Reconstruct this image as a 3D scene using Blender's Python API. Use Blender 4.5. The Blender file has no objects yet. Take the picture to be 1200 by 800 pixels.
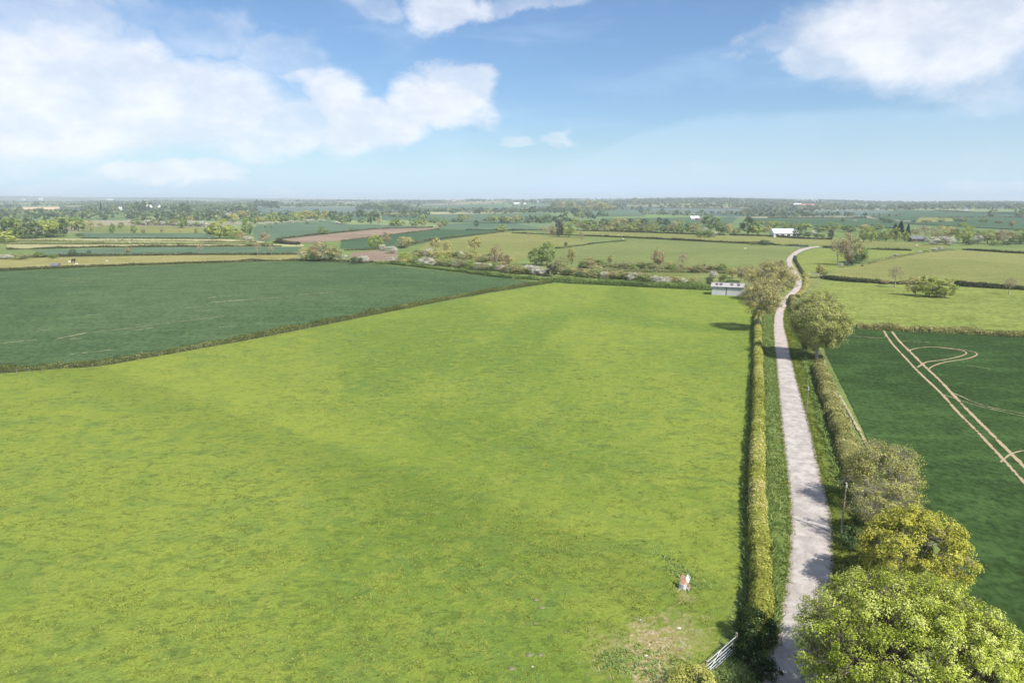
import bpy, bmesh, math, random
import numpy as np
from mathutils import Vector
from mathutils.geometry import delaunay_2d_cdt

SC = bpy.context.scene
C = SC.collection
# ------------------------------------------------------------------ camera, world, sun, exposure
CAMH = 30.0
PITCH = math.atan(165 / 800.0)
CP, SP = math.cos(PITCH), math.sin(PITCH)
cd = bpy.data.cameras.new('camera'); cam = bpy.data.objects.new('camera', cd); C.objects.link(cam)
cam.location = (0, 0, CAMH); cam.rotation_euler = (math.pi / 2 - PITCH, 0, 0)
cd.lens = 24; cd.sensor_width = 36; cd.clip_start = 0.5; cd.clip_end = 60000
SC.camera = cam
SC.view_settings.view_transform = 'Standard'; SC.view_settings.look = 'None'
SC.view_settings.exposure = 0.35; SC.view_settings.gamma = 1
SUN_EL = math.radians(50); SUN_AZ = math.radians(135)      # azimuth clockwise from +Y: light from behind on the right
sl = bpy.data.lights.new('sun', 'SUN'); sl.energy = 5.0; sl.angle = math.radians(0.6); sl.color = (1, 0.955, 0.88)
so = bpy.data.objects.new('sun', sl); C.objects.link(so)
sdir = Vector((math.sin(SUN_AZ) * math.cos(SUN_EL), math.cos(SUN_AZ) * math.cos(SUN_EL), math.sin(SUN_EL)))
so.rotation_euler = sdir.to_track_quat('Z', 'Y').to_euler(); so.location = (60, -60, 90)

class NT:
    """small helper to write node trees"""
    def __init__(s, tree): s.t = tree; s.t.nodes.clear()
    def n(s, typ, **kw):
        nd = s.t.nodes.new(typ)
        for k, v in kw.items():
            if k.startswith('i_'):
                s.set(nd.inputs[k[2:].replace('_', ' ')], v)
            elif k == 'ins':
                for i, vv in v.items(): s.set(nd.inputs[i], vv)
            else: setattr(nd, k, v)
        return nd
    def set(s, sock, v):
        if isinstance(v, bpy.types.NodeSocket): s.t.links.new(v, sock)
        elif isinstance(v, bpy.types.Node): s.t.links.new(v.outputs[0], sock)
        else: sock.default_value = v
    def m(s, op, a, b=0.0, c=0.0, clamp=False):
        nd = s.n('ShaderNodeMath', operation=op, use_clamp=clamp)
        for i, v in enumerate((a, b, c)): s.set(nd.inputs[i], v)
        return nd.outputs[0]
    def vm(s, op, a, b=(0, 0, 0)):
        nd = s.n('ShaderNodeVectorMath', operation=op); s.set(nd.inputs[0], a); s.set(nd.inputs[1], b)
        return nd.outputs[0]
    def mix(s, f, a, b, typ='MIX'):
        nd = s.n('ShaderNodeMix', data_type='RGBA', blend_type=typ, clamp_factor=True)
        s.set(nd.inputs[0], f)
        for sock, v in ((nd.inputs[6], a), (nd.inputs[7], b)):
            if isinstance(v, tuple) and len(v) == 3: v = v + (1,)
            s.set(sock, v)
        return nd.outputs[2]
    def noise(s, vec, scale, detail=4, rough=0.55, dist=0.0, dim='3D'):
        nd = s.n('ShaderNodeTexNoise', noise_dimensions=dim)
        s.set(nd.inputs['Vector'], vec); nd.inputs['Scale'].default_value = scale
        nd.inputs['Detail'].default_value = detail; nd.inputs['Roughness'].default_value = rough
        nd.inputs['Distortion'].default_value = dist
        return nd.outputs[0]
    def sm(s, v, lo, hi, a=0.0, b=1.0):
        nd = s.n('ShaderNodeMapRange', interpolation_type='SMOOTHSTEP')
        for i, x in enumerate((v, lo, hi, a, b)): s.set(nd.inputs[i], x)
        return nd.outputs[0]
    def xyz(s, v):
        nd = s.n('ShaderNodeSeparateXYZ'); s.set(nd.inputs[0], v); return nd.outputs
    def scale(s, v, sx, sy, sz=1.0, rot=0.0):
        nd = s.n('ShaderNodeMapping'); s.set(nd.inputs[0], v)
        nd.inputs['Scale'].default_value = (sx, sy, sz); nd.inputs['Rotation'].default_value = (0, 0, rot)
        return nd.outputs[0]

def ray(px, py):
    x, u = px - 600.0, 400.0 - py
    return (x, 800 * CP + u * SP, -800 * SP + u * CP)
def sky_ae(px, py):
    d = ray(px, py); return math.atan2(d[0], d[1]), math.atan2(d[2], math.hypot(d[0], d[1]))

W = bpy.data.worlds.new('World'); SC.world = W; W.use_nodes = True
w = NT(W.node_tree)
sky = w.n('ShaderNodeTexSky', sky_type='NISHITA', sun_disc=False, sun_elevation=SUN_EL, sun_rotation=SUN_AZ,
          altitude=60, air_density=1.0, dust_density=0.6, ozone_density=2.0)
D_ = w.vm('NORMALIZE', w.n('ShaderNodeTexCoord').outputs['Generated'])
X_, Y_, Z_ = w.xyz(D_)
az = w.m('ARCTAN2', X_, Y_); el = w.m('ARCSINE', Z_)
cv = w.n('ShaderNodeCombineXYZ'); w.set(cv.inputs[0], az); w.set(cv.inputs[1], w.m('MULTIPLY', el, 1.7))
w.set(cv.inputs[2], w.m('COSINE', az))
n1 = w.noise(cv, 5.0, 8, 0.6, 0.25)
n2 = w.noise(w.vm('ADD', cv, (3.1, 7.7, 1.3)), 5.0, 8, 0.6, 0.25)
n3 = w.noise(w.vm('ADD', cv, (9.1, 2.7, 4.3)), 2.0, 5, 0.5)
wa = w.m('MULTIPLY_ADD', w.m('SUBTRACT', n1, 0.5), 0.20, az)
we = w.m('MULTIPLY_ADD', w.m('SUBTRACT', n2, 0.5), 0.11, el)
CLOUDS = [  # px, py, half width, half height, weight
    (60, 105, 150, 62, 1.0), (190, 118, 110, 52, 1.0), (255, 140, 75, 42, .8), (120, 150, 110, 25, .55), (330, 150, 35, 28, .85),
    (390, 130, 48, 42, 1.05), (450, 140, 60, 28, 1.0), (520, 120, 50, 30, 1.05), (550, 100, 38, 26, .9), (190, 55, 22, 22, .5),
    (345, 72, 50, 28, .45), (262, 32, 48, 24, .4), (50, 18, 85, 30, .7), (150, 12, 60, 20, .4), (300, 110, 60, 40, .35), (20, 60, 60, 20, .4), (520, 8, 48, 20, .85), (430, 5, 30, 14, .5), (610, 4, 70, 12, .5),
    (1065, 40, 115, 52, 1.0), (1150, 60, 70, 45, .5), (985, 50, 40, 30, .7), (935, 75, 38, 20, .7), (905, 50, 32, 15, .5),
    (600, 162, 26, 10, .55), (655, 155, 26, 9, .55), (45, 182, 42, 12, .6), (200, 208, 65, 13, .8), (60, 215, 60, 9, .45), (370, 225, 50, 8, .8),
    (1175, 108, 60, 20, .4), (820, 196, 30, 7, .25), (1180, 216, 40, 6, .3)]
dens = None
for (px, py, hw, hh, wt) in CLOUDS:
    a0, e0 = sky_ae(px, py); ra = hw / 820.0; re = hh / 810.0
    dx = w.m('MULTIPLY', w.m('SUBTRACT', wa, a0), 1 / ra); dy = w.m('MULTIPLY', w.m('SUBTRACT', we, e0), 1 / re)
    q = w.m('MULTIPLY_ADD', dx, dx, w.m('MULTIPLY', dy, dy))
    q = w.m('MULTIPLY', w.m('SUBTRACT', 1.6, q, clamp=True), wt)
    dens = q if dens is None else w.m('MAXIMUM', dens, q)
# the same kind of broken cumulus carries on round the rest of the sky
side = w.sm(w.m('ABSOLUTE', az), 0.62, 0.85)
up = w.sm(el, 0.24, 0.36)
rest = w.m('MAXIMUM', side, up)
gen = w.sm(n3, 0.47, 0.60)
dens = w.m('MAXIMUM', dens, w.m('MULTIPLY', gen, rest))
nf = w.noise(w.vm('ADD', cv, (5.5, 1.7, 2.3)), 11.0, 8, 0.62)
dn = w.m('ADD', dens, w.m('MULTIPLY', w.m('SUBTRACT', nf, 0.5), 0.9))
cm = w.sm(dn, 0.0, 1.25)
# thin veil low on the right
vt = w.m('MULTIPLY_ADD', w.sm(az, -0.02, 0.32), 0.072, 0.045)
vd = w.m('SUBTRACT', w.m('ADD', vt, w.m('MULTIPLY', w.m('SUBTRACT', n1, 0.5), 0.045)), el)
veil = w.m('MULTIPLY', w.sm(vd, -0.004, 0.012), w.sm(vd, 0.11, 0.03, 0.35, 1.0))
veil = w.m('MULTIPLY', w.m('MULTIPLY', w.m('MULTIPLY', veil, 0.55), w.sm(az, -0.08, 0.12)), w.m('MULTIPLY_ADD', n2, 0.9, 0.05))
wisp = w.m('MULTIPLY', w.sm(w.noise(w.scale(cv, 1.0, 2.6), 3.2, 6, 0.6, 0.4), 0.46, 0.72), 0.24)
SKYK = 0.088
hs = w.n('ShaderNodeHueSaturation', i_Hue=0.5, i_Saturation=1.0, i_Value=1.0); w.set(hs.inputs['Color'], sky)
# hazy air low down whitens the blue
skyc = w.mix(1.0, hs.outputs[0], (0.93, 1.10, 1.27), 'MULTIPLY')
skyc = w.mix(w.m('MULTIPLY', w.sm(el, 0.085, -0.01), 0.8), skyc, (5.9, 8.3, 11.0))
cwhite = w.mix(w.sm(nf, 0.35, 0.7), (7.9, 8.2, 8.9), (9.5, 9.6, 10.0))
col = w.mix(w.m('MAXIMUM', w.m('MAXIMUM', veil, w.m('MULTIPLY', wisp, w.m('SUBTRACT', 1.0, side))), 0.0), skyc, (6.2, 8.0, 9.8))
col = w.mix(w.m('MULTIPLY', cm, 0.84), col, cwhite)
bg = w.n('ShaderNodeBackground', i_Color=col, i_Strength=SKYK)
out = w.n('ShaderNodeOutputWorld'); w.set(out.inputs['Surface'], bg)
SC.cycles.max_bounces = 5; SC.cycles.diffuse_bounces = 2; SC.cycles.glossy_bounces = 1; SC.cycles.transmission_bounces = 2
SC.cycles.volume_bounces = 0; SC.cycles.transparent_max_bounces = 6; SC.cycles.use_denoising = True
SC.cycles.caustics_reflective = False; SC.cycles.caustics_refractive = False

# ------------------------------------------------------------------ terrain and measuring
def sstep(t):
    t = np.clip(t, 0, 1); return t * t * (3 - 2 * t)
_SX = np.array([-9000, -1500, 0, 250, 450, 600, 720, 830, 900, 980, 1100, 1200, 3000, 9000.0])
_SY = np.array([236, 236, 236.5, 236, 236, 234.5, 233.5, 232.5, 234, 236, 237, 237.5, 236, 236.0])
_FY = np.array([232, 232, 231.5, 232, 234, 235.5, 236, 236, 236, 236, 236, 236.5, 235, 235.0])
def terrain(x, y):
    x = np.asarray(x, float); y = np.asarray(y, float)
    r = np.hypot(x, y); yy = np.maximum(y, 1.0)
    u = np.where(y > 1, 600 + 817 * x / yy, np.where(x > 0, 9000, -9000)); u = np.clip(u, -9000, 9000)
    R1, R2 = 5200.0, 9500.0
    z1 = 30 + (235 - np.interp(u, _SX, _SY)) * R1 / 817.0
    z2 = 30 + (235 - np.interp(u, _SX, _FY)) * R2 / 817.0
    und = 5.0 * np.sin(x / 410.0 + 1.3) * np.sin(y / 520.0 + .4) + 3.0 * np.sin(x / 190.0 - y / 310.0)
    t1 = sstep((r - 1300) / (R1 - 1300)); t2 = sstep((r - 6200) / (R2 - 6200))
    dip = sstep((r - R1) / 1000.0)
    z = z1 * t1 ** 1.3
    z = z - dip * (z1 - 2) * (1 - t2) - dip * t2 * (z1 - z2)
    return z + und * sstep((r - 1400) / 900.0) * (1 - 0.6 * t1)
def G(px, py, z=0.0):
    """the ground point seen at a measured place of the photograph"""
    d = ray(px, py)
    if d[2] < -1e-6:
        t = (z - CAMH) / d[2]
        x, y = d[0] * t, d[1] * t
        if math.hypot(x, y) < 1300: return Vector((x, y, z))
    dl = math.hypot(d[0], d[1]); dx, dy, dz = d[0] / dl, d[1] / dl, d[2] / dl
    rr = np.arange(1200, 10500, 4.0)
    h = terrain(dx * rr, dy * rr); k = np.nonzero(CAMH + dz * rr <= h)[0]
    r = rr[k[0]] if len(k) else 5200.0
    return Vector((dx * r, dy * r, float(terrain(dx * r, dy * r))))
def mpp(p):   # metres per photograph pixel at a point
    return (p.y * CP - (p.z - CAMH) * SP) / 800.0
def TZ(x, y): return float(terrain(x, y))

# ------------------------------------------------------------------ materials
MATS = {}
def newmat(name):
    m = bpy.data.materials.new(name); m.use_nodes = True; MATS[name] = m
    return m, NT(m.node_tree)
def finish(t, shader):
    o = t.n('ShaderNodeOutputMaterial'); t.set(o.inputs['Surface'], shader)
def principled(t, col, rough=0.9, bump=None, bstr=0.4, bdist=0.1, spec=0.2, metal=0.0, nrm=None):
    p = t.n('ShaderNodeBsdfPrincipled'); 
    if isinstance(col, tuple): col = col + (1,) if len(col) == 3 else col
    t.set(p.inputs['Base Color'], col); t.set(p.inputs['Roughness'], rough)
    p.inputs['Specular IOR Level'].default_value = spec; p.inputs['Metallic'].default_value = metal
    if bump is not None:
        b = t.n('ShaderNodeBump', i_Strength=bstr, i_Distance=bdist); t.set(b.inputs['Height'], bump)
        t.set(p.inputs['Normal'], b)
    return p.outputs[0]
def pos(t): return t.n('ShaderNodeNewGeometry').outputs['Position']

def simple(name, col, rough=0.8, var=0.15, scale=3.0, metal=0.0, spec=0.3):
    m, t = newmat(name)
    n = t.noise(t.n('ShaderNodeTexCoord').outputs['Object'], scale, 5, 0.6)
    dark = tuple(c * (1 - 2 * var) for c in col)
    c = t.mix(t.sm(n, 0.3, 0.65), dark, col)
    finish(t, principled(t, c, rough, n, 0.2, 0.02, spec, metal)); return m
def leafmat(name, cols, trans=0.18, rough=0.6):
    """cols: list of (position, colour) along the leaf's own tone"""
    m, t = newmat(name)
    a = t.n('ShaderNodeAttribute', attribute_name='tone')
    r = t.n('ShaderNodeValToRGB'); t.set(r.inputs[0], a.outputs['Fac'])
    e = r.color_ramp.elements
    while len(e) < len(cols): e.new(0.5)
    for i, (p, c) in enumerate(cols): e[i].position = p; e[i].color = c + (1,)
    d = t.n('ShaderNodeBsdfDiffuse', i_Roughness=0.5); t.set(d.inputs['Color'], r.outputs[0])
    if trans <= 0: finish(t, d.outputs[0]); return m
    tr = t.n('ShaderNodeBsdfTranslucent'); t.set(tr.inputs['Color'], r.outputs[0])
    ms = t.n('ShaderNodeMixShader', i_Fac=trans); t.set(ms.inputs[1], d); t.set(ms.inputs[2], tr)
    finish(t, ms.outputs[0]); return m
LM = dict(
    lime=leafmat('leaf_lime', [(0, (0.144, 0.204, 0.036)), (.5, (0.348, 0.408, 0.084)), (1, (0.600, 0.636, 0.180))]),
    limetree=leafmat('leaf_bright', [(0, (.14, .18, .025)), (.4, (.37, .44, .055)), (.8, (.60, .67, .12)), (1, (.74, .76, .30))], .2),
    ochre=leafmat('leaf_ochre', [(0, (.17, .17, .03)), (.5, (.47, .47, .07)), (1, (.68, .64, .16))]),
    olive=leafmat('leaf_olive', [(0, (0.232, 0.210, 0.072)), (.5, (0.478, 0.448, 0.156)), (1, (0.725, 0.658, 0.286))]),
    brown=leafmat('leaf_brown', [(0, (0.221, 0.169, 0.088)), (.5, (0.429, 0.351, 0.175)), (1, (0.624, 0.520, 0.288))]),
    green=leafmat('leaf_green', [(0, (0.081, 0.121, 0.039)), (.5, (0.216, 0.297, 0.078)), (1, (0.392, 0.472, 0.143))]),
    dark=leafmat('leaf_dark', [(0, (0.042, 0.077, 0.035)), (.5, (0.105, 0.168, 0.063)), (1, (0.224, 0.294, 0.112))]),
    blossom=leafmat('leaf_blossom', [(0, (.10, .12, .06)), (.22, (.30, .31, .18)), (.42, (.66, .64, .52)), (1, (.88, .86, .76))]),
    scrub=leafmat('leaf_scrub', [(0, (0.130, 0.143, 0.060)), (.5, (0.312, 0.325, 0.132)), (1, (0.520, 0.507, 0.240))]),
    purple=leafmat('leaf_purple', [(0, (.04, .04, .035)), (.6, (.10, .095, .075)), (1, (.20, .18, .14))]),
    conifer=leafmat('leaf_conifer', [(0, (.012, .025, .016)), (.6, (.028, .055, .03)), (1, (.06, .10, .05))], 0),
    hedge=leafmat('leaf_hedge', [(0, (0.184, 0.201, 0.034)), (.5, (0.425, 0.437, 0.103)), (.9, (0.621, 0.614, 0.196)), (1, (0.690, 0.566, 0.276))]),
    hedge2=leafmat('leaf_hedge_brown', [(0, (.15, .15, .05)), (.5, (.38, .37, .13)), (1, (.62, .56, .26))]),
    ochrebrown=leafmat('leaf_ochre_brown', [(0, (.15, .15, .04)), (.5, (.43, .43, .11)), (1, (.66, .63, .24))]),
    leftmix=leafmat('leaf_left_hedge', [(0, (.045, .055, .018)), (.5, (.15, .175, .055)), (1, (.30, .31, .12))]),
    farhedge=leafmat('leaf_far_hedge', [(0, (.045, .055, .025)), (.5, (.13, .14, .06)), (1, (.27, .27, .13))]),
    olivegreen=leafmat('leaf_olive_green', [(0, (.13, .15, .035)), (.5, (.40, .43, .125)), (1, (.66, .64, .26))]),
    ivy=leafmat('leaf_ivy', [(0, (.015, .03, .01)), (.6, (.045, .08, .02)), (.9, (.10, .14, .04)), (1, (.6, .62, .42))]),
    grass=leafmat('blade_grass', [(0, (.10, .14, .025)), (.5, (.22, .27, .05)), (1, (.38, .40, .10))], .3),
    verge=leafmat('blade_verge', [(0, (.10, .16, .04)), (.5, (.25, .35, .10)), (1, (.44, .50, .19))], .3),
    farwood=leafmat('leaf_far_wood', [(0, (0.047, 0.081, 0.041)), (.5, (0.149, 0.203, 0.088)), (1, (0.351, 0.378, 0.162))], .2),
)
BARK = simple('bark', (.27, .22, .16), .95, .25, 6)
BARKP = simple('bark_pale', (.44, .40, .31), .95, .25, 6)

# pasture close to the camera
def pasture(name, a, b, c, near=True, rot=0.5, soil=False):
    m, t = newmat(name); P = pos(t)
    big = t.noise(t.scale(P, 1.0, 0.6, 1, 0.4), 0.022, 5, 0.55, 0.6)
    med = t.noise(t.scale(P, 1.0, 1.6, 1, rot), 0.16, 5, 0.6, 0.8)
    col = t.mix(t.sm(big, 0.42, 0.57), a, b)
    col = t.mix(t.m('MULTIPLY', t.sm(med, 0.46, 0.62), 0.45), col, c)
    fn = t.noise(t.scale(P, 0.8, 1.15, 1, rot + .2), 1.5 if near else 0.5, 5, 0.66, 0.5)
    tex = t.noise(P, 7.0 if near else 1.5, 3, 0.7)
    tus = t.m('MULTIPLY', t.sm(fn, 0.53, 0.63), t.sm(t.noise(P, 0.09, 3, .5), 0.32, 0.6, 0.25, 1.0))
    col = t.mix(t.m('MULTIPLY', tus, 0.60), col, tuple(v * .40 for v in c))
    col = t.mix(t.m('MULTIPLY', t.sm(t.noise(t.scale(P, .8, 1.5, 1, rot), .55, 4, .6, .6), 0.52, 0.62), 0.4), col, tuple(v * .55 for v in c))
    yl = t.m('MULTIPLY', t.sm(t.noise(P, 0.45, 4, .65, 1.), 0.50, 0.64), 0.45)
    col = t.mix(yl, col, (b[0] * 1.25, b[1] * 1.1, b[2] * 1.2))
    col = t.mix(t.sm(tex, 0.40, 0.58, 0.34, 0.0), col, tuple(v * .45 for v in a))
    if soil:
        # worn stony ground inside the gateway, and small bare scrapes
        for (px, py, rx, am) in ((768, 752, 4.2, .9), (765, 790, 3.2, .95), (800, 742, 4.5, .45), (803, 700, 1.7, .6), (720, 768, 4.0, .4)):
            g = G(px, py); dd = t.vm('SUBTRACT', P, (g.x, g.y, 0)); ln = t.n('ShaderNodeVectorMath', operation='LENGTH'); t.set(ln.inputs[0], t.scale(dd, 1, .75))
            f = t.m('SUBTRACT', 1.0, t.m('MULTIPLY', ln.outputs['Value'], 1 / rx), clamp=True)
            f = t.m('ADD', f, t.m('MULTIPLY', t.m('SUBTRACT', t.noise(P, 1.3, 6, .7, .5), .56), 2.2))
            f = t.m('MULTIPLY', t.sm(f, .28, .72), t.sm(ln.outputs['Value'], rx * 1.15, rx * .6))
            pale = t.mix(t.sm(t.noise(P, 5, 4, .7), .45, .66), (.30, .24, .10), (.52, .42, .30))
            col = t.mix(t.m('MULTIPLY', f, am), col, pale)
        # old ridge line put into the grass colour: one side darker, the other lighter
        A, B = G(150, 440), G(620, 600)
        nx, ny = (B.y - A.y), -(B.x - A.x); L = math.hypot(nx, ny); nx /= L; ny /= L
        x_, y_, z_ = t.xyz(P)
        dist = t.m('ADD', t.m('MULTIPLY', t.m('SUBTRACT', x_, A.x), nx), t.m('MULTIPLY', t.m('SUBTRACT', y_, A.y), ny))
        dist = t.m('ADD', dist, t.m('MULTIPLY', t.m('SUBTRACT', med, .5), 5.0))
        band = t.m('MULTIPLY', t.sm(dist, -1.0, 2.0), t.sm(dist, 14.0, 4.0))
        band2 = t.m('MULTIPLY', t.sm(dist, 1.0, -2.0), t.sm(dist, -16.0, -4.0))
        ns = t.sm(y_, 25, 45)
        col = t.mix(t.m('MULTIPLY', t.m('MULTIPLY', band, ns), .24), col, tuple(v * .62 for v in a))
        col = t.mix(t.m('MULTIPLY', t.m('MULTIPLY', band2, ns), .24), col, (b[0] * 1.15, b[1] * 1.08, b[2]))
    h = t.m('ADD', fn, t.m('MULTIPLY', tex, 0.35))
    finish(t, principled(t, col, 0.95, h, 0.8, 0.30 if near else 0.4, 0.1))
    return m
M_PAST = pasture('grass_near', (.158, .228, .034), (.236, .290, .046), (.132, .210, .050), soil=True)
def fieldmat(name, a, b, streak=0.3, rot=0.0, sc=0.03, sx=1.0, sy=6.0, soil=None, bstr=.3, fs=1.0):
    m, t = newmat(name); P = pos(t)
    s1 = t.noise(t.scale(P, sx, sy, 1, rot), sc, 6, 0.6, 0.3)
    s2 = t.noise(P, 0.012, 4, 0.55)
    f1 = t.noise(t.scale(P, 1.0, .75, 1, rot), 1.5 * fs, 4, 0.7)
    f2 = t.noise(P, 0.22 * fs, 5, 0.7, .6)
    col = t.mix(t.sm(s2, .42, .58), a, b)
    col = t.mix(t.m('MULTIPLY', t.sm(s1, .48, .62), streak), col, tuple(v * 1.45 for v in b))
    col = t.mix(t.m('MULTIPLY', t.sm(f2, .47, .60), .38), col, tuple(v * .62 for v in a))
    col = t.mix(t.m('MULTIPLY', t.sm(f1, .50, .62), .52), col, tuple(v * .42 for v in a))
    col = t.mix(t.m('MULTIPLY', t.sm(f1, .48, .38), .35), col, tuple(v * 1.5 for v in b))
    if soil:
        sm_ = t.noise(t.scale(P, soil[1], soil[2], 1, soil[3]), soil[4], 6, .68, .4)
        col = t.mix(t.m('MULTIPLY', t.sm(sm_, soil[5], soil[5] + .08), .8), col, soil[0])
    finish(t, principled(t, col, 0.95, t.m('ADD', f1, f2), bstr, 0.15, 0.03)); return m
FM = dict(
    crop_left=fieldmat('crop_left', (.062, .106, .043), (.084, .128, .053), .35, -.35, .05, 1, 5, ((.36, .33, .20), 1, 9, -.42, .030, .67), fs=.6),
    crop_right=fieldmat('crop_right', (.033, .063, .018), (.050, .090, .026), .45, .5, .07, 1, 3),
    crop_far=fieldmat('crop_far', (.085, .140, .078), (.115, .170, .100), .3, .1),
    crop_dark=fieldmat('crop_dark', (.052, .100, .046), (.070, .120, .058), .3, .1),
    crop_blue=fieldmat('crop_blue', (.105, .150, .115), (.13, .18, .14), .3, .1),
    tan=fieldmat('stubble_tan', (.24, .225, .08), (.29, .265, .105), .4, .1),
    pale=fieldmat('pale_grass', (.33, .31, .15), (.42, .39, .21), .4, .1),
    soil=fieldmat('ploughed_soil', (.225, .165, .115), (.285, .215, .155), .4, .15),
    orange=fieldmat('orange_soil', (.62, .42, .26), (.70, .50, .34), .2, .15),
    green=fieldmat('far_pasture', (.150, .182, .058), (.185, .215, .072), .35, .2),
    yellow=fieldmat('yellow_pasture', (.185, .200, .060), (.225, .230, .075), .3, .2),
    right=fieldmat('right_pasture', (.165, .205, .045), (.205, .240, .060), .4, .1, .06, fs=.5),
    olive=fieldmat('rough_grass', (.14, .17, .05), (.20, .22, .075), .5, .2, .08, 1, 2),
    fargreen=fieldmat('distant_grass', (.12, .19, .07), (.18, .25, .10), .3, .1),
)
M_VERGE = pasture('verge_grass', (.125, .185, .045), (.18, .23, .06), (.11, .16, .04), rot=0)
M_VERGE2 = pasture('verge_grass_bright', (.13, .175, .030), (.18, .215, .045), (.10, .15, .03), rot=0)
M_BANK = fieldmat('bank_grass', (.15, .17, .05), (.22, .23, .08), .5, 1.4, .3, 1, 2, ((.42, .34, .24), 1, 1, 0, .35, .56))
def groundmat():
    m, t = newmat('ground'); P = pos(t)
    vo = t.n('ShaderNodeTexVoronoi', feature='F1', i_Scale=0.0034); t.set(vo.inputs['Vector'], t.scale(P, 1.0, .62, 0, .5))
    r = t.n('ShaderNodeValToRGB'); r.color_ramp.interpolation = 'CONSTANT'
    x_, _, _ = t.xyz(vo.outputs['Color']); t.set(r.inputs[0], x_)
    cs = [(.07, .13, .075), (.17, .24, .08), (.06, .11, .07), (.13, .19, .07), (.085, .13, .11), (.22, .27, .11), (.10, .17, .08), (.30, .27, .17), (.07, .12, .06), (.15, .21, .10)]
    e = r.color_ramp.elements
    while len(e) < len(cs): e.new(.5)
    for i, c in enumerate(cs): e[i].position = i / len(cs); e[i].color = c + (1,)
    ln = t.n('ShaderNodeVectorMath', operation='LENGTH'); t.set(ln.inputs[0], P)
    n = t.noise(P, .05, 6, .6)
    nearc = t.mix(t.sm(n, .35, .65), (.12, .17, .045), (.19, .24, .07))
    col = t.mix(t.sm(ln.outputs['Value'], 700, 900), nearc, r.outputs[0])
    col = t.mix(t.m('MULTIPLY', t.sm(t.noise(P, .02, 6, .7), .4, .7), .35), col, (.05, .08, .035))
    finish(t, principled(t, col, .95, None, spec=.1)); return m
M_GROUND = groundmat()
def lanemat():
    m, t = newmat('lane_surface'); P = pos(t)
    x_, y_, _ = t.xyz(P)
    a = t.noise(t.scale(P, 1, .9), .55, 6, .65, .7); b = t.noise(P, 14, 4, .75); c = t.noise(t.scale(P, .5, 2.2), .8, 5, .6, .5)
    col = t.mix(t.sm(a, .35, .66), (.335, .295, .265), (.49, .445, .405))
    col = t.mix(t.m('MULTIPLY', t.sm(c, .52, .72), .55), col, (.57, .535, .50))
    col = t.mix(t.m('MULTIPLY', t.sm(b, .5, .7), .35), col, (.27, .245, .225))
    col = t.mix(t.m('MULTIPLY', t.sm(t.noise(t.scale(P, 1, 3), 1.7, 6, .75, 1.2), .60, .68), .4), col, (.25, .22, .20))
    f_ = t.n('ShaderNodeAttribute', attribute_name='tone').outputs['Fac']
    wv = t.m('ADD', f_, t.m('MULTIPLY', t.m('SUBTRACT', t.noise(P, 1.4, 6, .7), .5), 1.4))
    col = t.mix(t.m('MULTIPLY', t.sm(wv, .42, .12), .7), col, (.25, .21, .155))
    col = t.mix(t.m('MULTIPLY', t.sm(t.noise(P, .9, 5, .75, .8), .545, .60), .5), col, (.24, .215, .195))
    # the far stretch is more worn and earthy
    col = t.mix(t.m('MULTIPLY', t.sm(y_, 120, 150), t.m('MULTIPLY', t.sm(t.noise(P, .25, 4, .6), .3, .7), .55)), col, (.52, .40, .33))
    finish(t, principled(t, col, .9, t.m('ADD', b, a), .25, .04, .2)); return m
M_LANE = lanemat()
def trackmat(name, c1, c2, thr=.5):
    m, t = newmat(name); P = pos(t)
    n = t.noise(P, 1.1, 6, .7, .4); n2 = t.noise(P, .22, 4, .6)
    uv = t.n('ShaderNodeAttribute', attribute_name='tone').outputs['Fac']
    col = t.mix(t.sm(n, .35, .65), c1, c2)
    f = t.m('ADD', uv, t.m('ADD', t.m('MULTIPLY', t.m('SUBTRACT', n, .5), 1.6), t.m('MULTIPLY', t.m('SUBTRACT', n2, .5), 1.2)))
    tr = t.n('ShaderNodeBsdfTransparent'); ms = t.n('ShaderNodeMixShader')
    t.set(ms.inputs[0], t.sm(f, thr - .18, thr + .12)); t.set(ms.inputs[1], tr); t.set(ms.inputs[2], principled(t, col, .95, n, .3, .1, .1))
    finish(t, ms.outputs[0]); return m
M_TRACK = trackmat('bare_track', (.36, .27, .16), (.37, .31, .19), .60)
M_STREAK = trackmat('thin_crop_streak', (.17, .20, .09), (.36, .34, .19), .70)
M_WORN = trackmat('worn_earth', (.26, .24, .11), (.44, .38, .25), .62)

# ------------------------------------------------------------------ mesh helpers
def mesh_np(name, V, F, tone=None, smooth=False):
    V = np.asarray(V, np.float32); F = np.asarray(F, np.int32)
    me = bpy.data.meshes.new(name); k = F.shape[1]
    me.vertices.add(len(V)); me.vertices.foreach_set('co', V.ravel())
    me.loops.add(F.size); me.loops.foreach_set('vertex_index', F.ravel())
    me.polygons.add(len(F)); me.polygons.foreach_set('loop_start', np.arange(0, F.size, k, dtype=np.int32))
    try: me.polygons.foreach_set('loop_total', np.full(len(F), k, np.int32))
    except Exception: pass
    if tone is not None:
        a = me.attributes.new('tone', 'FLOAT', 'POINT'); a.data.foreach_set('value', np.asarray(tone, np.float32))
    me.update(calc_edges=True)
    if smooth: me.polygons.foreach_set('use_smooth', np.ones(len(F), bool))
    return me
def link(name, me, mat=None, parent=None, loc=(0, 0, 0), rz=0.0):
    o = bpy.data.objects.new(name, me); C.objects.link(o)
    o.location = loc; o.rotation_euler = (0, 0, rz)
    if mat is not None and len(me.materials) == 0: me.materials.append(mat)
    if parent: o.parent = parent
    return o
def tag(o, label=None, cat=None, group=None, kind=None):
    if label: o['label'] = label
    if cat: o['category'] = cat
    if group: o['group'] = group
    if kind: o['kind'] = kind
    return o
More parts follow.
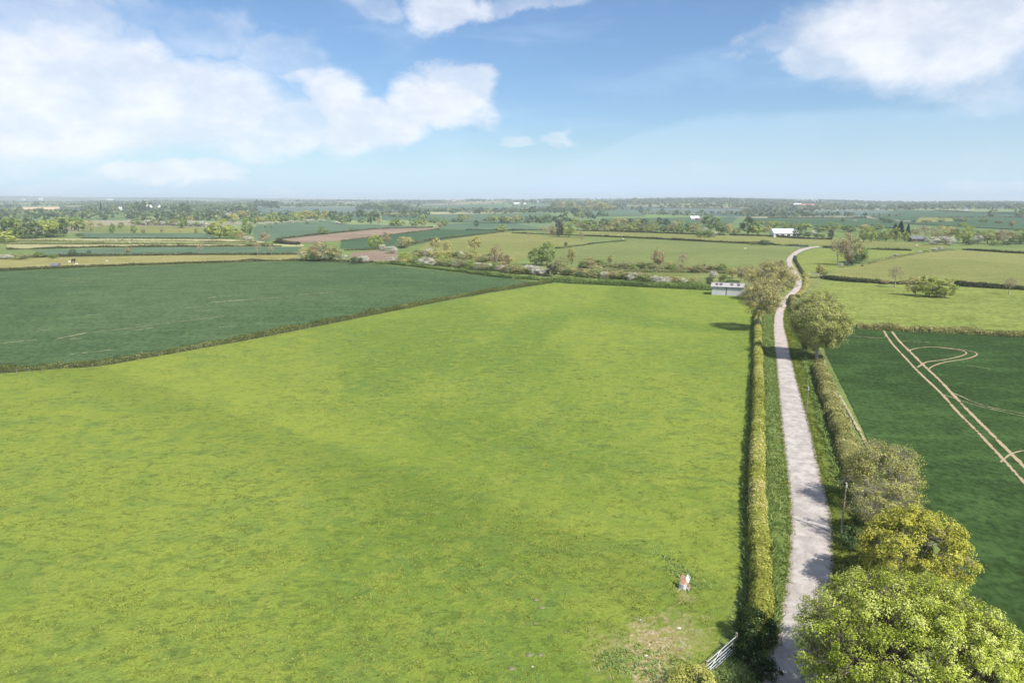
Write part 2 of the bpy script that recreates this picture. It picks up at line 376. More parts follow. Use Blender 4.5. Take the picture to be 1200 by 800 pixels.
def thing(name, loc, label, cat, group=None, rz=0.0):
    o = bpy.data.objects.new(name, None); C.objects.link(o); o.location = loc; o.rotation_euler = (0, 0, rz)
    o.empty_display_size = .3
    return tag(o, label, cat, group)
def bmobj(name, bm, mat, parent=None, loc=(0, 0, 0), rz=0.0):
    me = bpy.data.meshes.new(name); bm.to_mesh(me); bm.free(); return link(name, me, mat, parent, loc, rz)
def box(bm, c, s, rz=0.0, bev=0.0):
    r = bmesh.ops.create_cube(bm, size=1.0); vs = r['verts']
    ca, sa = math.cos(rz), math.sin(rz)
    for v in vs:
        x, y, z = v.co.x * s[0], v.co.y * s[1], v.co.z * s[2]
        v.co = Vector((c[0] + x * ca - y * sa, c[1] + x * sa + y * ca, c[2] + z))
    if bev > 0:
        es = {e for v in vs for e in v.link_edges}
        bmesh.ops.bevel(bm, geom=list(es), offset=bev, segments=1, affect='EDGES')
def tubes(paths, sides=5):
    """paths: list of (points Nx3, radii N) -> verts, quads"""
    VV, FF = [], []; off = 0
    ang = np.arange(sides) * 2 * np.pi / sides; ca, sa = np.cos(ang), np.sin(ang)
    for P, R in paths:
        P = np.asarray(P, float); R = np.asarray(R, float); n = len(P)
        T = np.gradient(P, axis=0); T /= np.linalg.norm(T, axis=1)[:, None] + 1e-9
        ref = np.where(np.abs(T[:, 2:3]) > .9, np.array([[1., 0, 0]]), np.array([[0, 0, 1.]]))
        A = np.cross(T, ref); A /= np.linalg.norm(A, axis=1)[:, None] + 1e-9; B = np.cross(T, A)
        ring = P[:, None, :] + R[:, None, None] * (ca[None, :, None] * A[:, None, :] + sa[None, :, None] * B[:, None, :])
        VV.append(ring.reshape(-1, 3))
        i = np.arange(n - 1)[:, None] * sides + np.arange(sides)[None, :]
        j = np.arange(n - 1)[:, None] * sides + (np.arange(sides)[None, :] + 1) % sides
        FF.append(np.stack([i, j, j + sides, i + sides], -1).reshape(-1, 4) + off); off += n * sides
    return np.concatenate(VV), np.concatenate(FF)
def leaves(rng, cen, size, tone, nbias=None, flat=.55):
    """a leaf spray (folded quad) on every centre"""
    n = len(cen)
    N = rng.normal(size=(n, 3)); N /= np.linalg.norm(N, axis=1)[:, None] + 1e-9
    if nbias is not None: N = N + nbias
    N /= np.linalg.norm(N, axis=1)[:, None] + 1e-9
    A = np.cross(N, rng.normal(size=(n, 3))); A /= np.linalg.norm(A, axis=1)[:, None] + 1e-9
    B = np.cross(N, A)
    s = (size * rng.uniform(.6, 1.35, n))[:, None]
    V = np.stack([cen - A * s * .5, cen - B * s * flat * .5 + N * s * .12, cen + A * s * .5, cen + B * s * flat * .5 + N * s * .12], 1).reshape(-1, 3)
    F = np.arange(n * 4).reshape(-1, 4)
    return V, F, np.repeat(tone, 4)
def merge(parts):
    V, F, T, o = [], [], [], 0
    for v, f, t in parts:
        V.append(v); F.append(f + o); T.append(t); o += len(v)
    return np.concatenate(V), np.concatenate(F), np.concatenate(T)

# ------------------------------------------------------------------ the sheets of ground
def catmull(P, step):
    P = [Vector(p) for p in P]; out = []
    Q = [P[0] * 2 - P[1]] + P + [P[-1] * 2 - P[-2]]
    for i in range(1, len(Q) - 2):
        n = max(1, int((Q[i + 1] - Q[i]).length / step))
        for k in range(n):
            t = k / n; a, b, c, d = Q[i - 1], Q[i], Q[i + 1], Q[i + 2]
            out.append(.5 * (2 * b + (c - a) * t + (2 * a - 5 * b + 4 * c - d) * t * t + (3 * b - a - 3 * c + d) * t ** 3))
    out.append(P[-1]); return out
def ground_sheet():
    NA = 260
    rings = np.concatenate([[0, 10, 40, 100, 200, 400, 700, 1000, 1300], np.arange(1400, 6400, 70.), np.arange(6400, 11001, 160.), [11700]])
    A = np.concatenate([np.linspace(-math.pi, -.75, 40)[:-1], np.linspace(-.75, .75, NA), np.linspace(.75, math.pi, 40)[1:-1]])
    R, AA = np.meshgrid(rings, A, indexing='ij')
    X, Y = R * np.sin(AA), R * np.cos(AA); Z = terrain(X, Y)
    Z = np.where(R > 11100, -5, Z)
    V = np.stack([X, Y, Z], -1).reshape(-1, 3); n, m = len(rings), len(A)
    i = np.arange(n - 1)[:, None] * m + np.arange(m)[None, :]; j = np.arange(n - 1)[:, None] * m + (np.arange(m)[None, :] + 1) % m
    F = np.stack([i, j, j + m, i + m], -1).reshape(-1, 4)
    me = mesh_np('ground', V, F, smooth=True)
    tag(link('ground', me, M_GROUND), kind='structure')
ground_sheet()
_fi = [0]
def sheet(name, pts, mat, z=None, cell=None, px=True, edge=0.0, seed=1):
    """one field: outline measured in the photograph, triangulated over the terrain"""
    W_ = [G(*p) for p in pts] if px else [Vector(p) for p in pts]
    _fi[0] += 1
    rmax = max(p.xy.length for p in W_)
    far = rmax > 1300
    if z is None: z = (0.012 + 0.0018 * _fi[0]) if not far else 0.5 + .02 * _fi[0]
    if cell is None: cell = 80 if far else 1e9
    P2 = []
    rr = random.Random(seed)
    for i in range(len(W_)):
        a, b = W_[i], W_[(i + 1) % len(W_)]
        stp = cell if far else (edge * 6 if edge else 1e9)
        n = max(1, min(400, int((b.xy - a.xy).length / stp)))
        for k in range(n):
            q = a.xy.lerp(b.xy, k / n)
            if edge and k: q = q + Vector((rr.uniform(-edge, edge), rr.uniform(-edge, edge)))
            P2.append(q)
    nb = len(P2)
    if far:
        x0, x1 = min(p.x for p in P2), max(p.x for p in P2); y0, y1 = min(p.y for p in P2), max(p.y for p in P2)
        for gx in np.arange(x0, x1, cell):
            for gy in np.arange(y0, y1, cell): P2.append(Vector((gx, gy)))
    vs, es, fs, *_ = delaunay_2d_cdt(P2, [(i, (i + 1) % nb) for i in range(nb)], [], 1, 1e-4)
    me = bpy.data.meshes.new(name)
    me.from_pydata([(v.x, v.y, TZ(v.x, v.y) + z) for v in vs], [], [f[:] for f in fs])
    me.update()
    # normals up
    if me.polygons and me.polygons[0].normal.z < 0: me.flip_normals()
    return tag(link(name, me, mat), kind='structure')
S = sheet
# farthest fields first
S('field', [(0, 249), (60, 248.6), (150, 251), (150, 255), (60, 258), (0, 255)], FM['fargreen'])
S('ploughed_field', [(26, 243.2), (70, 242.7), (69, 248.6), (28, 249.2)], FM['orange'])
S('crop_field', [(300, 247), (330, 243.2), (420, 243), (455, 249), (400, 249.5), (330, 251)], FM['crop_blue'])
S('field', [(350, 239.3), (410, 239), (415, 240.6), (350, 241)], FM['fargreen'])
S('crop_field', [(495, 240.5), (585, 240.2), (600, 244), (495, 244.5)], FM['crop_far'])
S('field', [(494, 249), (530, 249), (545, 251), (494, 251.5)], FM['pale'])
S('crop_field', [(500, 252), (640, 250), (670, 258), (600, 262), (500, 260)], FM['crop_far'])
S('crop_field', [(600, 243), (650, 243), (660, 249), (600, 249)], FM['crop_far'])
S('crop_field', [(690, 247), (750, 246.5), (756, 253), (690, 254)], FM['crop_far'])
S('crop_field', [(752, 243.6), (870, 244.2), (880, 250), (800, 252), (752, 250.5)], FM['crop_blue'])
S('crop_field', [(952, 246.5), (1040, 246.5), (1060, 251.5), (952, 251)], FM['crop_blue'])
S('crop_field', [(1050, 246), (1110, 247.5), (1220, 252), (1300, 262), (1200, 270), (1050, 262), (1020, 254)], FM['crop_dark'])
S('crop_field', [(880, 256), (1015, 255.5), (1060, 262), (1060, 268), (880, 264)], FM['crop_dark'])
S('field', [(1078, 255), (1115, 256), (1118, 260), (1072, 261.5)], FM['yellow'])
S('crop_field', [(300, 264), (340, 261.5), (385, 259), (410, 263), (470, 264), (512, 267), (440, 268.5), (325, 281), (300, 284), (296, 270)], FM['crop_far'])
S('ploughed_field', [(325, 281), (440, 268.6), (507, 266.8), (515, 268), (400, 282), (350, 285)], FM['soil'])
S('crop_field', [(515, 262), (600, 261), (640, 268), (600, 271), (515, 268)], FM['crop_far'])
S('crop_field', [(400, 282.5), (515, 268.3), (590, 271), (500, 284), (470, 290), (420, 293), (398, 291)], FM['crop_dark'])
S('field', [(96, 265.5), (150, 264.5), (150, 272), (96, 272.3)], FM['green'])
S('field', [(150, 264.5), (242, 267), (242, 273), (150, 272.5)], FM['yellow'])
S('crop_field', [(92, 273), (240, 273.8), (262, 280), (100, 279.5)], FM['crop_far'])
S('field', [(15, 279.8), (262, 280.2), (310, 283), (310, 285), (15, 282)], FM['pale'])
S('crop_field', [(5, 282.5), (320, 284.2), (320, 286.8), (5, 286)], FM['olive'])
S('field', [(8, 286.8), (356, 286.3), (356, 289), (170, 289.5), (8, 292.5)], FM['pale'])
S('crop_field', [(38, 293), (170, 290), (356, 289.5), (352, 298.3), (200, 299), (60, 301.5)], FM['crop_far'])
S('field', [(-400, 307), (0, 304), (30, 302), (200, 299.3), (352, 298.5), (352, 305.5), (260, 307.5), (0, 317.5), (-400, 334)], FM['tan'])
S('ploughed_field', [(408, 305), (412, 296), (440, 293.5), (466, 295), (468, 307)], FM['soil'])
S('crop_field', [(-500, 338), (0, 318.3), (260, 308.2), (350, 306.2), (400, 307), (440, 309), (560, 322.5), (636, 331), (450, 364), (300, 395), (130, 425), (0, 434), (-500, 462)], FM['crop_left'])
S('pasture', [(500, 284), (590, 272), (640, 276), (680, 280), (700, 284), (640, 291), (600, 310), (480, 302)], FM['yellow'])
S('pasture', [(600, 272.5), (675, 276), (905, 286.7), (935, 289), (930, 300), (925, 314), (800, 320), (620, 312), (640, 292), (735, 283)], FM['green'])
S('pasture', [(675, 270.6), (900, 275.8), (985, 281), (960, 286.5), (905, 285.8), (675, 275)], FM['yellow'])
S('field', [(440, 308), (470, 305), (640, 312), (880, 322), (880, 340), (660, 328), (560, 320)], FM['olive'])
S('pasture', [(905, 277), (1000, 281), (1110, 287), (1110, 291.5), (1000, 289), (960, 288)], FM['yellow'])
S('pasture', [(936, 300), (953, 291.5), (1100, 291.5), (1000, 308), (962, 322), (946, 322), (930, 309)], FM['right'])
S('pasture', [(964, 326), (980, 315), (1085, 296), (1130, 292.5), (1400, 299), (1400, 347), (1200, 338), (1050, 331)], FM['yellow'])
S('field', [(905, 305), (924, 300), (940, 322), (965, 322), (965, 334), (945, 350), (905, 350), (880, 345), (880, 310)], FM['olive'])
S('pasture', [(941, 350), (966, 329.5), (1050, 333), (1200, 340), (1400, 349), (1400, 410), (1200, 392), (1000, 382), (938, 384)], FM['right'])
S('crop_field', [(958, 385), (1005, 384), (1200, 394.5), (1500, 412), (1700, 900), (1250, 900), (1100, 640), (1040, 560), (1014, 510), (992, 463), (968, 415)], FM['crop_right'], edge=.12)
S('pasture', [(-900, 500), (0, 437), (130, 427.5), (300, 397), (450, 367), (645, 332), (835, 341), (884, 351), (884, 385), (880, 480), (873, 560), (868, 690), (865, 745), (850, 800), (850, 1100), (-900, 1100)], M_PAST)
# verges and the lane
LL = [(886, 830), (893, 790), (904, 750), (915, 710), (922, 670), (925, 640), (926, 600), (920, 540), (915.5, 500), (911, 450), (908.5, 420), (906.5, 400), (906, 380), (909, 362), (917, 350), (924, 344), (931, 335.5), (929.5, 324), (923.5, 313), (921.5, 306), (925, 300), (934, 293.5), (945, 290.2), (957, 288.6)]
LR = [(962, 830), (966, 790), (972, 750), (976, 710), (977, 670), (976, 640), (973, 600), (958, 540), (949, 500), (935, 450), (927.5, 420), (923.5, 400), (919, 380), (920, 364), (928, 353), (935.5, 345), (939.5, 335), (937.5, 324), (931, 314), (928, 306.5), (931, 301), (939.5, 295), (950, 291.4), (962, 289.4)]
EL = catmull([G(*p) for p in LL], .8); ER = catmull([G(*p) for p in LR], .8)
def resample(P, n):
    P = np.array([p[:] for p in P]); d = np.r_[0, np.cumsum(np.linalg.norm(np.diff(P, axis=0), axis=1))]
    s = np.linspace(0, d[-1], n); return np.stack([np.interp(s, d, P[:, k]) for k in range(3)], 1)
NL = 620
EL, ER = resample(EL, NL), resample(ER, NL)
def strip(name, A, B, mat, z, m=6, jit=0.0, seed=3, kind='structure', tone=False, crown=0.0):
    rng = np.random.default_rng(seed); n = len(A); t = np.linspace(0, 1, m)[None, :, None]
    V = A[:, None, :] * (1 - t) + B[:, None, :] * t
    V[:, :, 2] = terrain(V[:, :, 0], V[:, :, 1]) + z + crown * np.sin(np.linspace(0, math.pi, m))[None, :]
    if jit:
        k = rng.normal(size=n) * jit; k = (k + np.roll(k, 1) + np.roll(k, 2)) / 1.7; V[:, 0, 0] += k
        k = rng.normal(size=n) * jit; k = (k + np.roll(k, 1) + np.roll(k, 2)) / 1.7; V[:, -1, 0] += k
    F = np.array([[i * m + j, i * m + j + 1, (i + 1) * m + j + 1, (i + 1) * m + j] for i in range(n - 1) for j in range(m - 1)])
    T = np.tile(np.sin(np.linspace(0, math.pi, m)), n) if tone else None
    me = mesh_np(name, V.reshape(-1, 3), F, T)
    if me.polygons[0].normal.z < 0: me.flip_normals()
    o = link(name, me, mat); return tag(o, kind=kind)
def off(P, d):   # offset a polyline in world x
    Q = P.copy(); Q[:, 0] += d; return Q
near = EL[:, 1] < 190
strip('verge', off(EL[near], -3.6), off(EL[near], .12), M_VERGE, .0, 4)
bpy.data.objects['verge'].location.z = .105
SR = [(1040, 830), (1040, 740), (1035, 680), (1024, 620), (1000, 570), (984, 525), (970, 485), (957, 445), (948, 415), (940, 390), (934, 372), (930, 355)]
HR = resample(catmull([G(*p) for p in SR], 1.0), 200)
NR_ = ER[(ER[:, 1] < 195)]; NR_ = resample([Vector(p) for p in NR_], 200)
strip('verge', off(NR_, -.12), off(HR, .9), M_VERGE2, .110, 5)
strip('field_bank', off(HR, .6), off(HR, 2.7), M_BANK, .115, 4, .15)
strip('lane', EL, ER, M_LANE, .120, 9, .018, crown=.04, tone=True)
# tractor tracks in the dark crop
def track(pts, w_px, mat, name='wheel_track', z=.124, seed=1):
    c = catmull([G(*p) for p in pts], 1.0); c = resample(c, max(8, int(len(c) * 1.0)))
    T = np.gradient(c, axis=0); T /= np.linalg.norm(T, axis=1)[:, None] + 1e-9
    N = np.stack([-T[:, 1], T[:, 0], T[:, 2] * 0], 1)
    wd = w_px * .31
    return strip(name, c - N * wd, c + N * wd, mat, z, 5, 0, seed, tone=True)
K = lambda *a: [(960 + x / 4, 370 + y / 4) for x, y in a]
track(K((302, 72), (340, 130), (400, 195), (460, 260), (570, 365), (650, 455), (740, 545), (800, 610), (875, 690), (960, 785), (1100, 930)), 1.1, M_TRACK)
track(K((340, 75), (375, 120), (425, 170), (490, 235), (560, 300), (625, 370), (700, 450), (800, 550), (900, 650), (960, 710), (1100, 850)), 1.25, M_TRACK, z=.128)
track(K((460, 245), (500, 220), (560, 212), (630, 200), (690, 180), (670, 165), (600, 155), (520, 148), (440, 158), (420, 170)), .95, M_TRACK, z=.132)
track(K((510, 255), (540, 235), (600, 218), (690, 204), (740, 185), (720, 170), (650, 158), (560, 150)), .85, M_TRACK, z=.136)
track(K((560, 365), (640, 392), (740, 425), (850, 450), (960, 475), (1080, 500)), .6, M_STREAK, z=.140)
track(K((630, 365), (720, 405), (800, 432), (960, 462), (1080, 490)), .6, M_STREAK, z=.144)
track(K((850, 690), (900, 650), (960, 635), (1020, 632)), .6, M_TRACK, z=.148)
track(K((120, 92), (200, 102), (300, 106), (310, 92)), .9, M_STREAK, z=.152)
track(K((390, 120), (440, 122), (520, 126)), .6, M_STREAK, z=.156)
track(K((690, 235), (740, 242), (800, 252)), .6, M_STREAK, z=.160)
# thin streaks of bare soil in the far left crop
K3 = lambda *a: [(x / 3, 300 + y / 3) for x, y in a]
for i, (pp, wd) in enumerate([(((330, 268), (450, 255), (600, 235), (790, 212)), 1.1), (((250, 346), (330, 338), (400, 330)), 1.8), (((-60, 314), (40, 304), (130, 296)), 1.2),
        (((200, 292), (250, 282), (310, 270)), 2.2), (((740, 164), (800, 160), (860, 155)), 3.2), (((860, 155), (980, 146)), 1.6), (((1050, 136), (1120, 132), (1175, 128)), 2.0),
        (((730, 150), (770, 142), (840, 140)), 1.6), (((770, 188), (740, 192), (700, 194)), 1.2), (((770, 252), (830, 246)), 1.6), (((130, 264), (175, 260)), 1.5), (((300, 210), (380, 206)), 1.2),
        (((200, 88), (300, 92)), 1.4), (((210, 78), (320, 80)), 1.0), (((470, 262), (540, 254)), 1.6), (((650, 186), (700, 180)), 2.), (((215, 296), (290, 290)), 1.5)]):
    track(K3(*pp), wd, M_STREAK, 'bare_streak', .105 + .003 * i)
# headland line and lighter edges in the far hedge corner
track([(958, 425), (965, 440), (985, 467), (1004, 500), (1020, 530), (1042, 560)], 1.0, M_WORN, 'worn_headland', .165)
track([(920, 321), (905, 322), (890, 321)], 3.2, M_WORN, 'worn_track', .112)
track([(964, 349), (945, 349.5), (934, 348.8)], 1.3, M_WORN, 'worn_track', .116)
track([(936, 322), (950, 321.5), (966, 323)], 5.0, M_WORN, 'worn_track', .108)

# ------------------------------------------------------------------ tree and shrub builders
def env(d, lobes):
    r = np.ones(len(d))
    for (v, a) in lobes: r += a * np.maximum(0, d @ v) ** 3
    return r
def crown(seed, H, R, base, ncl, nlf, leaf, shell=.55, cr=.17, low=0.0, top=1.0, toneamp=.5, droop=0.0, squash=1.0):
    """leaf sprays gathered in clumps through an uneven crown; returns clump centres too"""
    rng = np.random.default_rng(seed)
    d = rng.normal(size=(ncl, 3)); d /= np.linalg.norm(d, axis=1)[:, None]
    lob = [(v / np.linalg.norm(v), a) for v, a in zip(rng.normal(size=(7, 3)), rng.uniform(-.25, .32, 7))]
    rad = env(d, lob) * rng.uniform(shell, 1.0, ncl) ** .6
    hz = (H - base) / 2
    c = d * rad[:, None] * np.array([R, R, hz]) * (1 - cr * .6)
    c[:, 2] = c[:, 2] * squash + base + hz
    if low > 0:   # shrubs: widen the bottom
        k = np.clip((c[:, 2] - base) / (H - base), 0, 1); c[:, :2] *= (1 + low * (1 - k))[:, None]
    c[:, 2] = np.clip(c[:, 2], base + .02 * H, H * 1.06)
    csz = rng.uniform(.6, 1.3, ncl) * cr * R
    ct = rng.uniform(0, 1, ncl)
    k = rng.integers(0, ncl, nlf)
    g = rng.normal(size=(nlf, 3)); g /= np.linalg.norm(g, axis=1)[:, None]; g *= rng.uniform(.3, 1.0, nlf)[:, None] ** .7
    p = c[k] + g * csz[k][:, None] * np.array([1, 1, .75])
    p[:, 2] = np.maximum(p[:, 2], .01 * H)
    tone = np.clip(.5 + (ct[k] - .5) * toneamp + rng.normal(size=nlf) * .2, 0, 1)
    V, F, T = leaves(rng, p, leaf, tone, g * 1.6 + d[k] * .9 + np.array([0, 0, .8]))
    return V, F, T, c, rng
def limbs(rng, c, H, base, r0, nl=6, twig=0.0, lean=(0, 0), lo=.35):
    """trunk, limbs to the clumps, twigs"""
    P = []
    th = base + (H - base) * .35
    tp = np.array([[0, 0, -.15], [lean[0] * .2, lean[1] * .2, base * .5], [lean[0] * .6, lean[1] * .6, max(base, .1 * H)], [lean[0], lean[1], th]])
    tp[1:, :2] += rng.normal(size=(3, 2)) * .012 * H
    P.append((tp, np.array([1.45, 1.0, .82, .55]) * r0))
    k = np.argsort(rng.random(len(c)))[:nl]; mains = c[k]
    knots = []
    for m in mains:
        s = tp[2] + (tp[3] - tp[2]) * rng.uniform(0, 1)
        e = s + (m - s) * .8; mid = (s + e) / 2 + np.array([0, 0, .06 * H]) + rng.normal(size=3) * .03 * H
        q = np.stack([s, (s + mid) / 2 + rng.normal(size=3) * .008 * H, mid, (mid + e) / 2 + rng.normal(size=3) * .01 * H, e])
        P.append((q, np.array([.5, .42, .32, .22, .12]) * r0)); knots += [q[2], q[3], q[4]]
    knots = np.array(knots)
    for m in c:
        j = np.argmin(np.linalg.norm(knots - m, axis=1) + rng.uniform(0, .1 * H)); s = knots[j]
        mid = (s + m) / 2 + rng.normal(size=3) * .02 * H + np.array([0, 0, .01 * H])
        P.append((np.stack([s, mid, m]), np.array([.15, .10, .045]) * r0))
        nt = rng.poisson(twig)
        for _ in range(nt):
            e = m + rng.normal(size=3) * .034 * H + np.array([0, 0, .015 * H]); P.append((np.stack([mid, (mid + e) / 2 + rng.normal(size=3) * .01 * H, e]), np.array([.07, .05, .02]) * r0))
    return P
KIND = {   # label text, category, leaf material, bark, crown base fraction, width for height 1, extra
    'green': ('mid green tree', 'tree', 'green', BARK, .03, .12),
    'dark': ('dark green tree', 'tree', 'dark', BARK, .03, .12),
    'lime': ('lime green tree', 'tree', 'lime', BARK, .03, .12),
    'ochre': ('ochre leafed tree', 'tree', 'olivegreen', BARK, .12, .0),
    'olive': ('thin olive tree', 'tree', 'olive', BARKP, .12, .0),
    'brown': ('brown budding tree', 'tree', 'brown', BARKP, .12, .0),
    'bare': ('nearly leafless tree', 'tree', 'brown', BARKP, .28, .0),
    'conifer': ('dark pointed conifer', 'tree', 'conifer', BARK, .06, .0),
    'blossom': ('white blossoming hawthorn', 'shrub', 'blossom', BARK, .02, .25),
    'scrub': ('grey green shrub', 'shrub', 'scrub', BARK, .02, .25),
    'bush': ('low green bush', 'shrub', 'green', BARK, .02, .3),
    'darkbush': ('low dark green bush', 'shrub', 'dark', BARK, .02, .3),
    'yellow': ('bright yellow green bush', 'shrub', 'lime', BARK, .02, .3),
    'purple': ('blackish purple tree', 'tree', 'purple', BARK, .08, .1),
}
TEMPL = {}
def template(kind, lod, v):
    key = (kind, lod, v)
    if key in TEMPL: return TEMPL[key]
    lab, cat, lm, bk, bf, low = KIND[kind]; seed = sum(ord(ch) for ch in kind) * 7 + v * 31 + lod
    ncl, nlf, leaf = {0: (150, 9000, .022), 1: (60, 2600, .056), 2: (34, 1300, .085)}[lod]
    twig = 0.6; nl = 6
    shell, cr = .5, .26
    if kind in ('olive', 'brown'): nlf = int(nlf * .62); twig = 3.5; shell = .35
    if kind == 'bare': nlf = int(nlf * .13); twig = 7; shell = .3
    if lod == 2: twig = 0 if kind != 'bare' else 1.5; nl = 4
    if kind in ('blossom', 'scrub', 'bush', 'darkbush', 'yellow'): twig *= .5; cr = .32
    if kind == 'conifer':
        rng = np.random.default_rng(seed); n = nlf; k = rng.uniform(.05, 1, n) ** .8; a = rng.uniform(0, 2 * np.pi, n)
        rr = .5 * (1 - k * .93) * rng.uniform(.55, 1, n) * (1 + .18 * np.sin(k * 40))
        p = np.stack([rr * np.cos(a), rr * np.sin(a), k], 1)
        V, F, T = leaves(rng, p, leaf * 1.1, rng.uniform(0, 1, n)); Tb = tubes([(np.array([[0, 0, -.02], [0, 0, .5], [0, 0, .95]]), np.array([.03, .02, .005]))], 5)
    else:
        V, F, T, c, rng = crown(seed, 1.0, .5, bf, ncl, nlf, leaf, shell, cr, low)
        Tb = tubes(limbs(rng, c, 1.0, bf, .030 if kind != 'bare' else .026, nl, twig), 4 if lod < 2 else 3)
    mc = mesh_np(kind + '_crown', V, F, T); mc.materials.append(LM[lm])
    mt = mesh_np(kind + '_trunk', Tb[0], Tb[1], smooth=True); mt.materials.append(bk)
    TEMPL[key] = (mt, mc); return TEMPL[key]
ORD = ['first', 'second', 'third', 'fourth', 'fifth', 'sixth', 'seventh', 'eighth', 'ninth', 'tenth', 'eleventh', 'twelfth', 'thirteenth', 'fourteenth', 'fifteenth',
       'sixteenth', 'seventeenth', 'eighteenth', 'nineteenth', 'twentieth', 'twenty-first', 'twenty-second', 'twenty-third', 'twenty-fourth', 'twenty-fifth', 'twenty-sixth', 'twenty-seventh', 'twenty-eighth', 'twenty-ninth', 'thirtieth'] + ['thirty-' + k for k in 'first second third fourth fifth sixth seventh eighth ninth'.split()] + ['fortieth'] + ['forty-' + k for k in 'first second third fourth fifth sixth seventh eighth ninth'.split()]
prng = random.Random(5)
COUNT = [0]
def plants(where, group, items, lod=None):
    """items: x, ybase, width, height (photograph pixels), kind"""
    items = sorted(items, key=lambda i: i[0]); seen = {}; tot = {}
    for it in items: tot[it[4]] = tot.get(it[4], 0) + 1
    for (x, yb, wp, hp, kind) in items:
        p = G(x, yb); s = mpp(p); k = seen.get(kind, 0); seen[kind] = k + 1
        lab, cat = KIND[kind][0], KIND[kind][1]
        if tot[kind] > 1: lb = f"{ORD[k]} {lab} from the left {where}"
        else: lb = f"{lab} {where}"
        l = lod if lod is not None else (1 if p.length < 620 else 2)
        mt, mc = template(kind, l, prng.randrange(2))
        nm = 'tree' if cat == 'tree' else 'shrub'
        if kind == 'conifer': nm = 'conifer_tree'
        if kind == 'blossom': nm = 'hawthorn_bush'
        o = thing(nm, p, lb, cat, group, prng.uniform(0, 6.28))
        wd = wp * s * 1.14 ; ht = hp * s * 1.02
        o.scale = (wd, wd * prng.uniform(.85, 1.1), ht)
        t_ = link('trunk' if cat == 'tree' else 'stems', mt, parent=o); c_ = link('crown' if cat == 'tree' else 'foliage', mc, parent=o)
        COUNT[0] += 1
def row(x0, y0, x1, y1, n, h, w, kinds, jy=.6, seed=1):
    r = random.Random(seed); out = []
    for i in range(n):
        t = (i + .5) / n + r.uniform(-.25, .25) / n
        k = kinds[r.randrange(len(kinds))]; hh = h * r.uniform(.75, 1.2)
        out.append((x0 + (x1 - x0) * t, y0 + (y1 - y0) * t + r.uniform(-jy, jy), w * r.uniform(.8, 1.25), hh, k))
    return out
#PLANTS
plants('in the wood at the far left', 'trees of the far left wood', [
    (3, 281, 24, 22, 'dark'), (16, 279, 22, 23, 'green'), (30, 279, 20, 20, 'green'), (42, 279, 20, 17, 'dark'), (55, 278, 20, 20, 'lime'), (67, 277, 20, 18, 'lime'), (75, 277, 14, 20, 'dark'),
    (84, 270, 16, 15, 'lime'), (92, 271, 16, 17, 'green'), (12, 268, 22, 16, 'green'), (33, 268, 18, 12, 'dark'), (50, 266, 20, 8, 'lime'), (70, 266, 16, 12, 'lime'), (60, 278, 22, 6, 'darkbush'), (35, 280, 20, 6, 'darkbush'), (94, 278, 8, 5, 'darkbush'), (-16, 279, 24, 22, 'green'), (6, 284, 22, 14, 'yellow'), (-12, 285, 20, 14, 'lime')])
plants('by the strip fields at far left', 'trees by the strip fields', [
    (106, 272, 12, 14, 'olive'), (131, 273, 8, 13, 'green'), (118, 267, 10, 7, 'olive'), (142, 268, 8, 8, 'scrub'), (157, 273, 8, 9, 'green'), (168, 273.5, 5, 5, 'scrub'), (190, 273.5, 5, 6, 'brown'), (211, 273, 3, 4, 'brown'), (230, 273.5, 4, 6, 'green'),
    (137, 285, 3, 4, 'blossom'), (86, 300.5, 9, 9, 'dark'), (105, 299.5, 5, 7, 'darkbush'), (46, 302, 12, 7, 'green'), (8, 303.5, 16, 6, 'blossom'), (24, 304, 14, 8, 'scrub'), (36, 302, 12, 5, 'scrub'), (62, 303, 10, 5, 'bush'),
    (236, 298.5, 10, 15, 'bare'), (302, 299.5, 11, 17, 'bare'), (150, 298.5, 7, 11, 'brown'), (311, 285.5, 14, 14, 'brown'), (318, 299, 10, 12, 'bare'), (-20, 303, 20, 8, 'scrub')])
plants('in the far left blossoming hedgerow', 'shrubs of the far blossoming hedgerow', row(152, 263.5, 242, 266, 15, 7, 9, ['blossom', 'blossom', 'scrub', 'blossom', 'green'], .4, 4) +
    [(213, 267, 14, 14, 'green'), (191, 262.5, 9, 8, 'dark'), (223, 262, 8, 9, 'olive')])
plants('in the clump beyond the strip fields', 'trees around the large lime tree', [
    (258, 279.5, 26, 20, 'lime'), (272, 279.5, 20, 14, 'lime'), (247, 276, 14, 11, 'dark'), (291, 276, 13, 22, 'green'), (283, 281.5, 11, 10, 'brown'), (291, 282, 13, 6, 'blossom'), (273, 262, 16, 12, 'olive'),
    (286, 258, 14, 12, 'olive'), (299, 262, 10, 10, 'green'), (270, 256, 10, 8, 'blossom'), (248, 256, 12, 10, 'dark')])
plants('in the tree line behind the blue-green field', 'trees of the long far tree line', row(302, 263, 386, 258, 11, 12, 11, ['lime', 'lime', 'green', 'olive'], .4, 8) +
    [(389, 258.5, 12, 12, 'dark'), (401, 262, 13, 11, 'green'), (409, 261, 9, 9, 'dark'), (435, 263, 12, 14, 'dark'), (444, 263.5, 8, 10, 'olive'), (424, 261, 12, 5, 'green')] + row(302, 263.8, 380, 259.2, 9, 3.4, 7, ['blossom'], .2, 9) + [(396, 262.4, 9, 3, 'blossom')])
plants('alone on the blue-green field', 'single trees on the blue green field', [(377, 275, 9, 10, 'green'), (383, 274.5, 6, 6, 'bush'), (412, 271.3, 6, 5, 'green'), (360, 263, 3, 3, 'dark'), (311, 267, 2.5, 3, 'bush'), (318, 267, 2.5, 3, 'bush')])
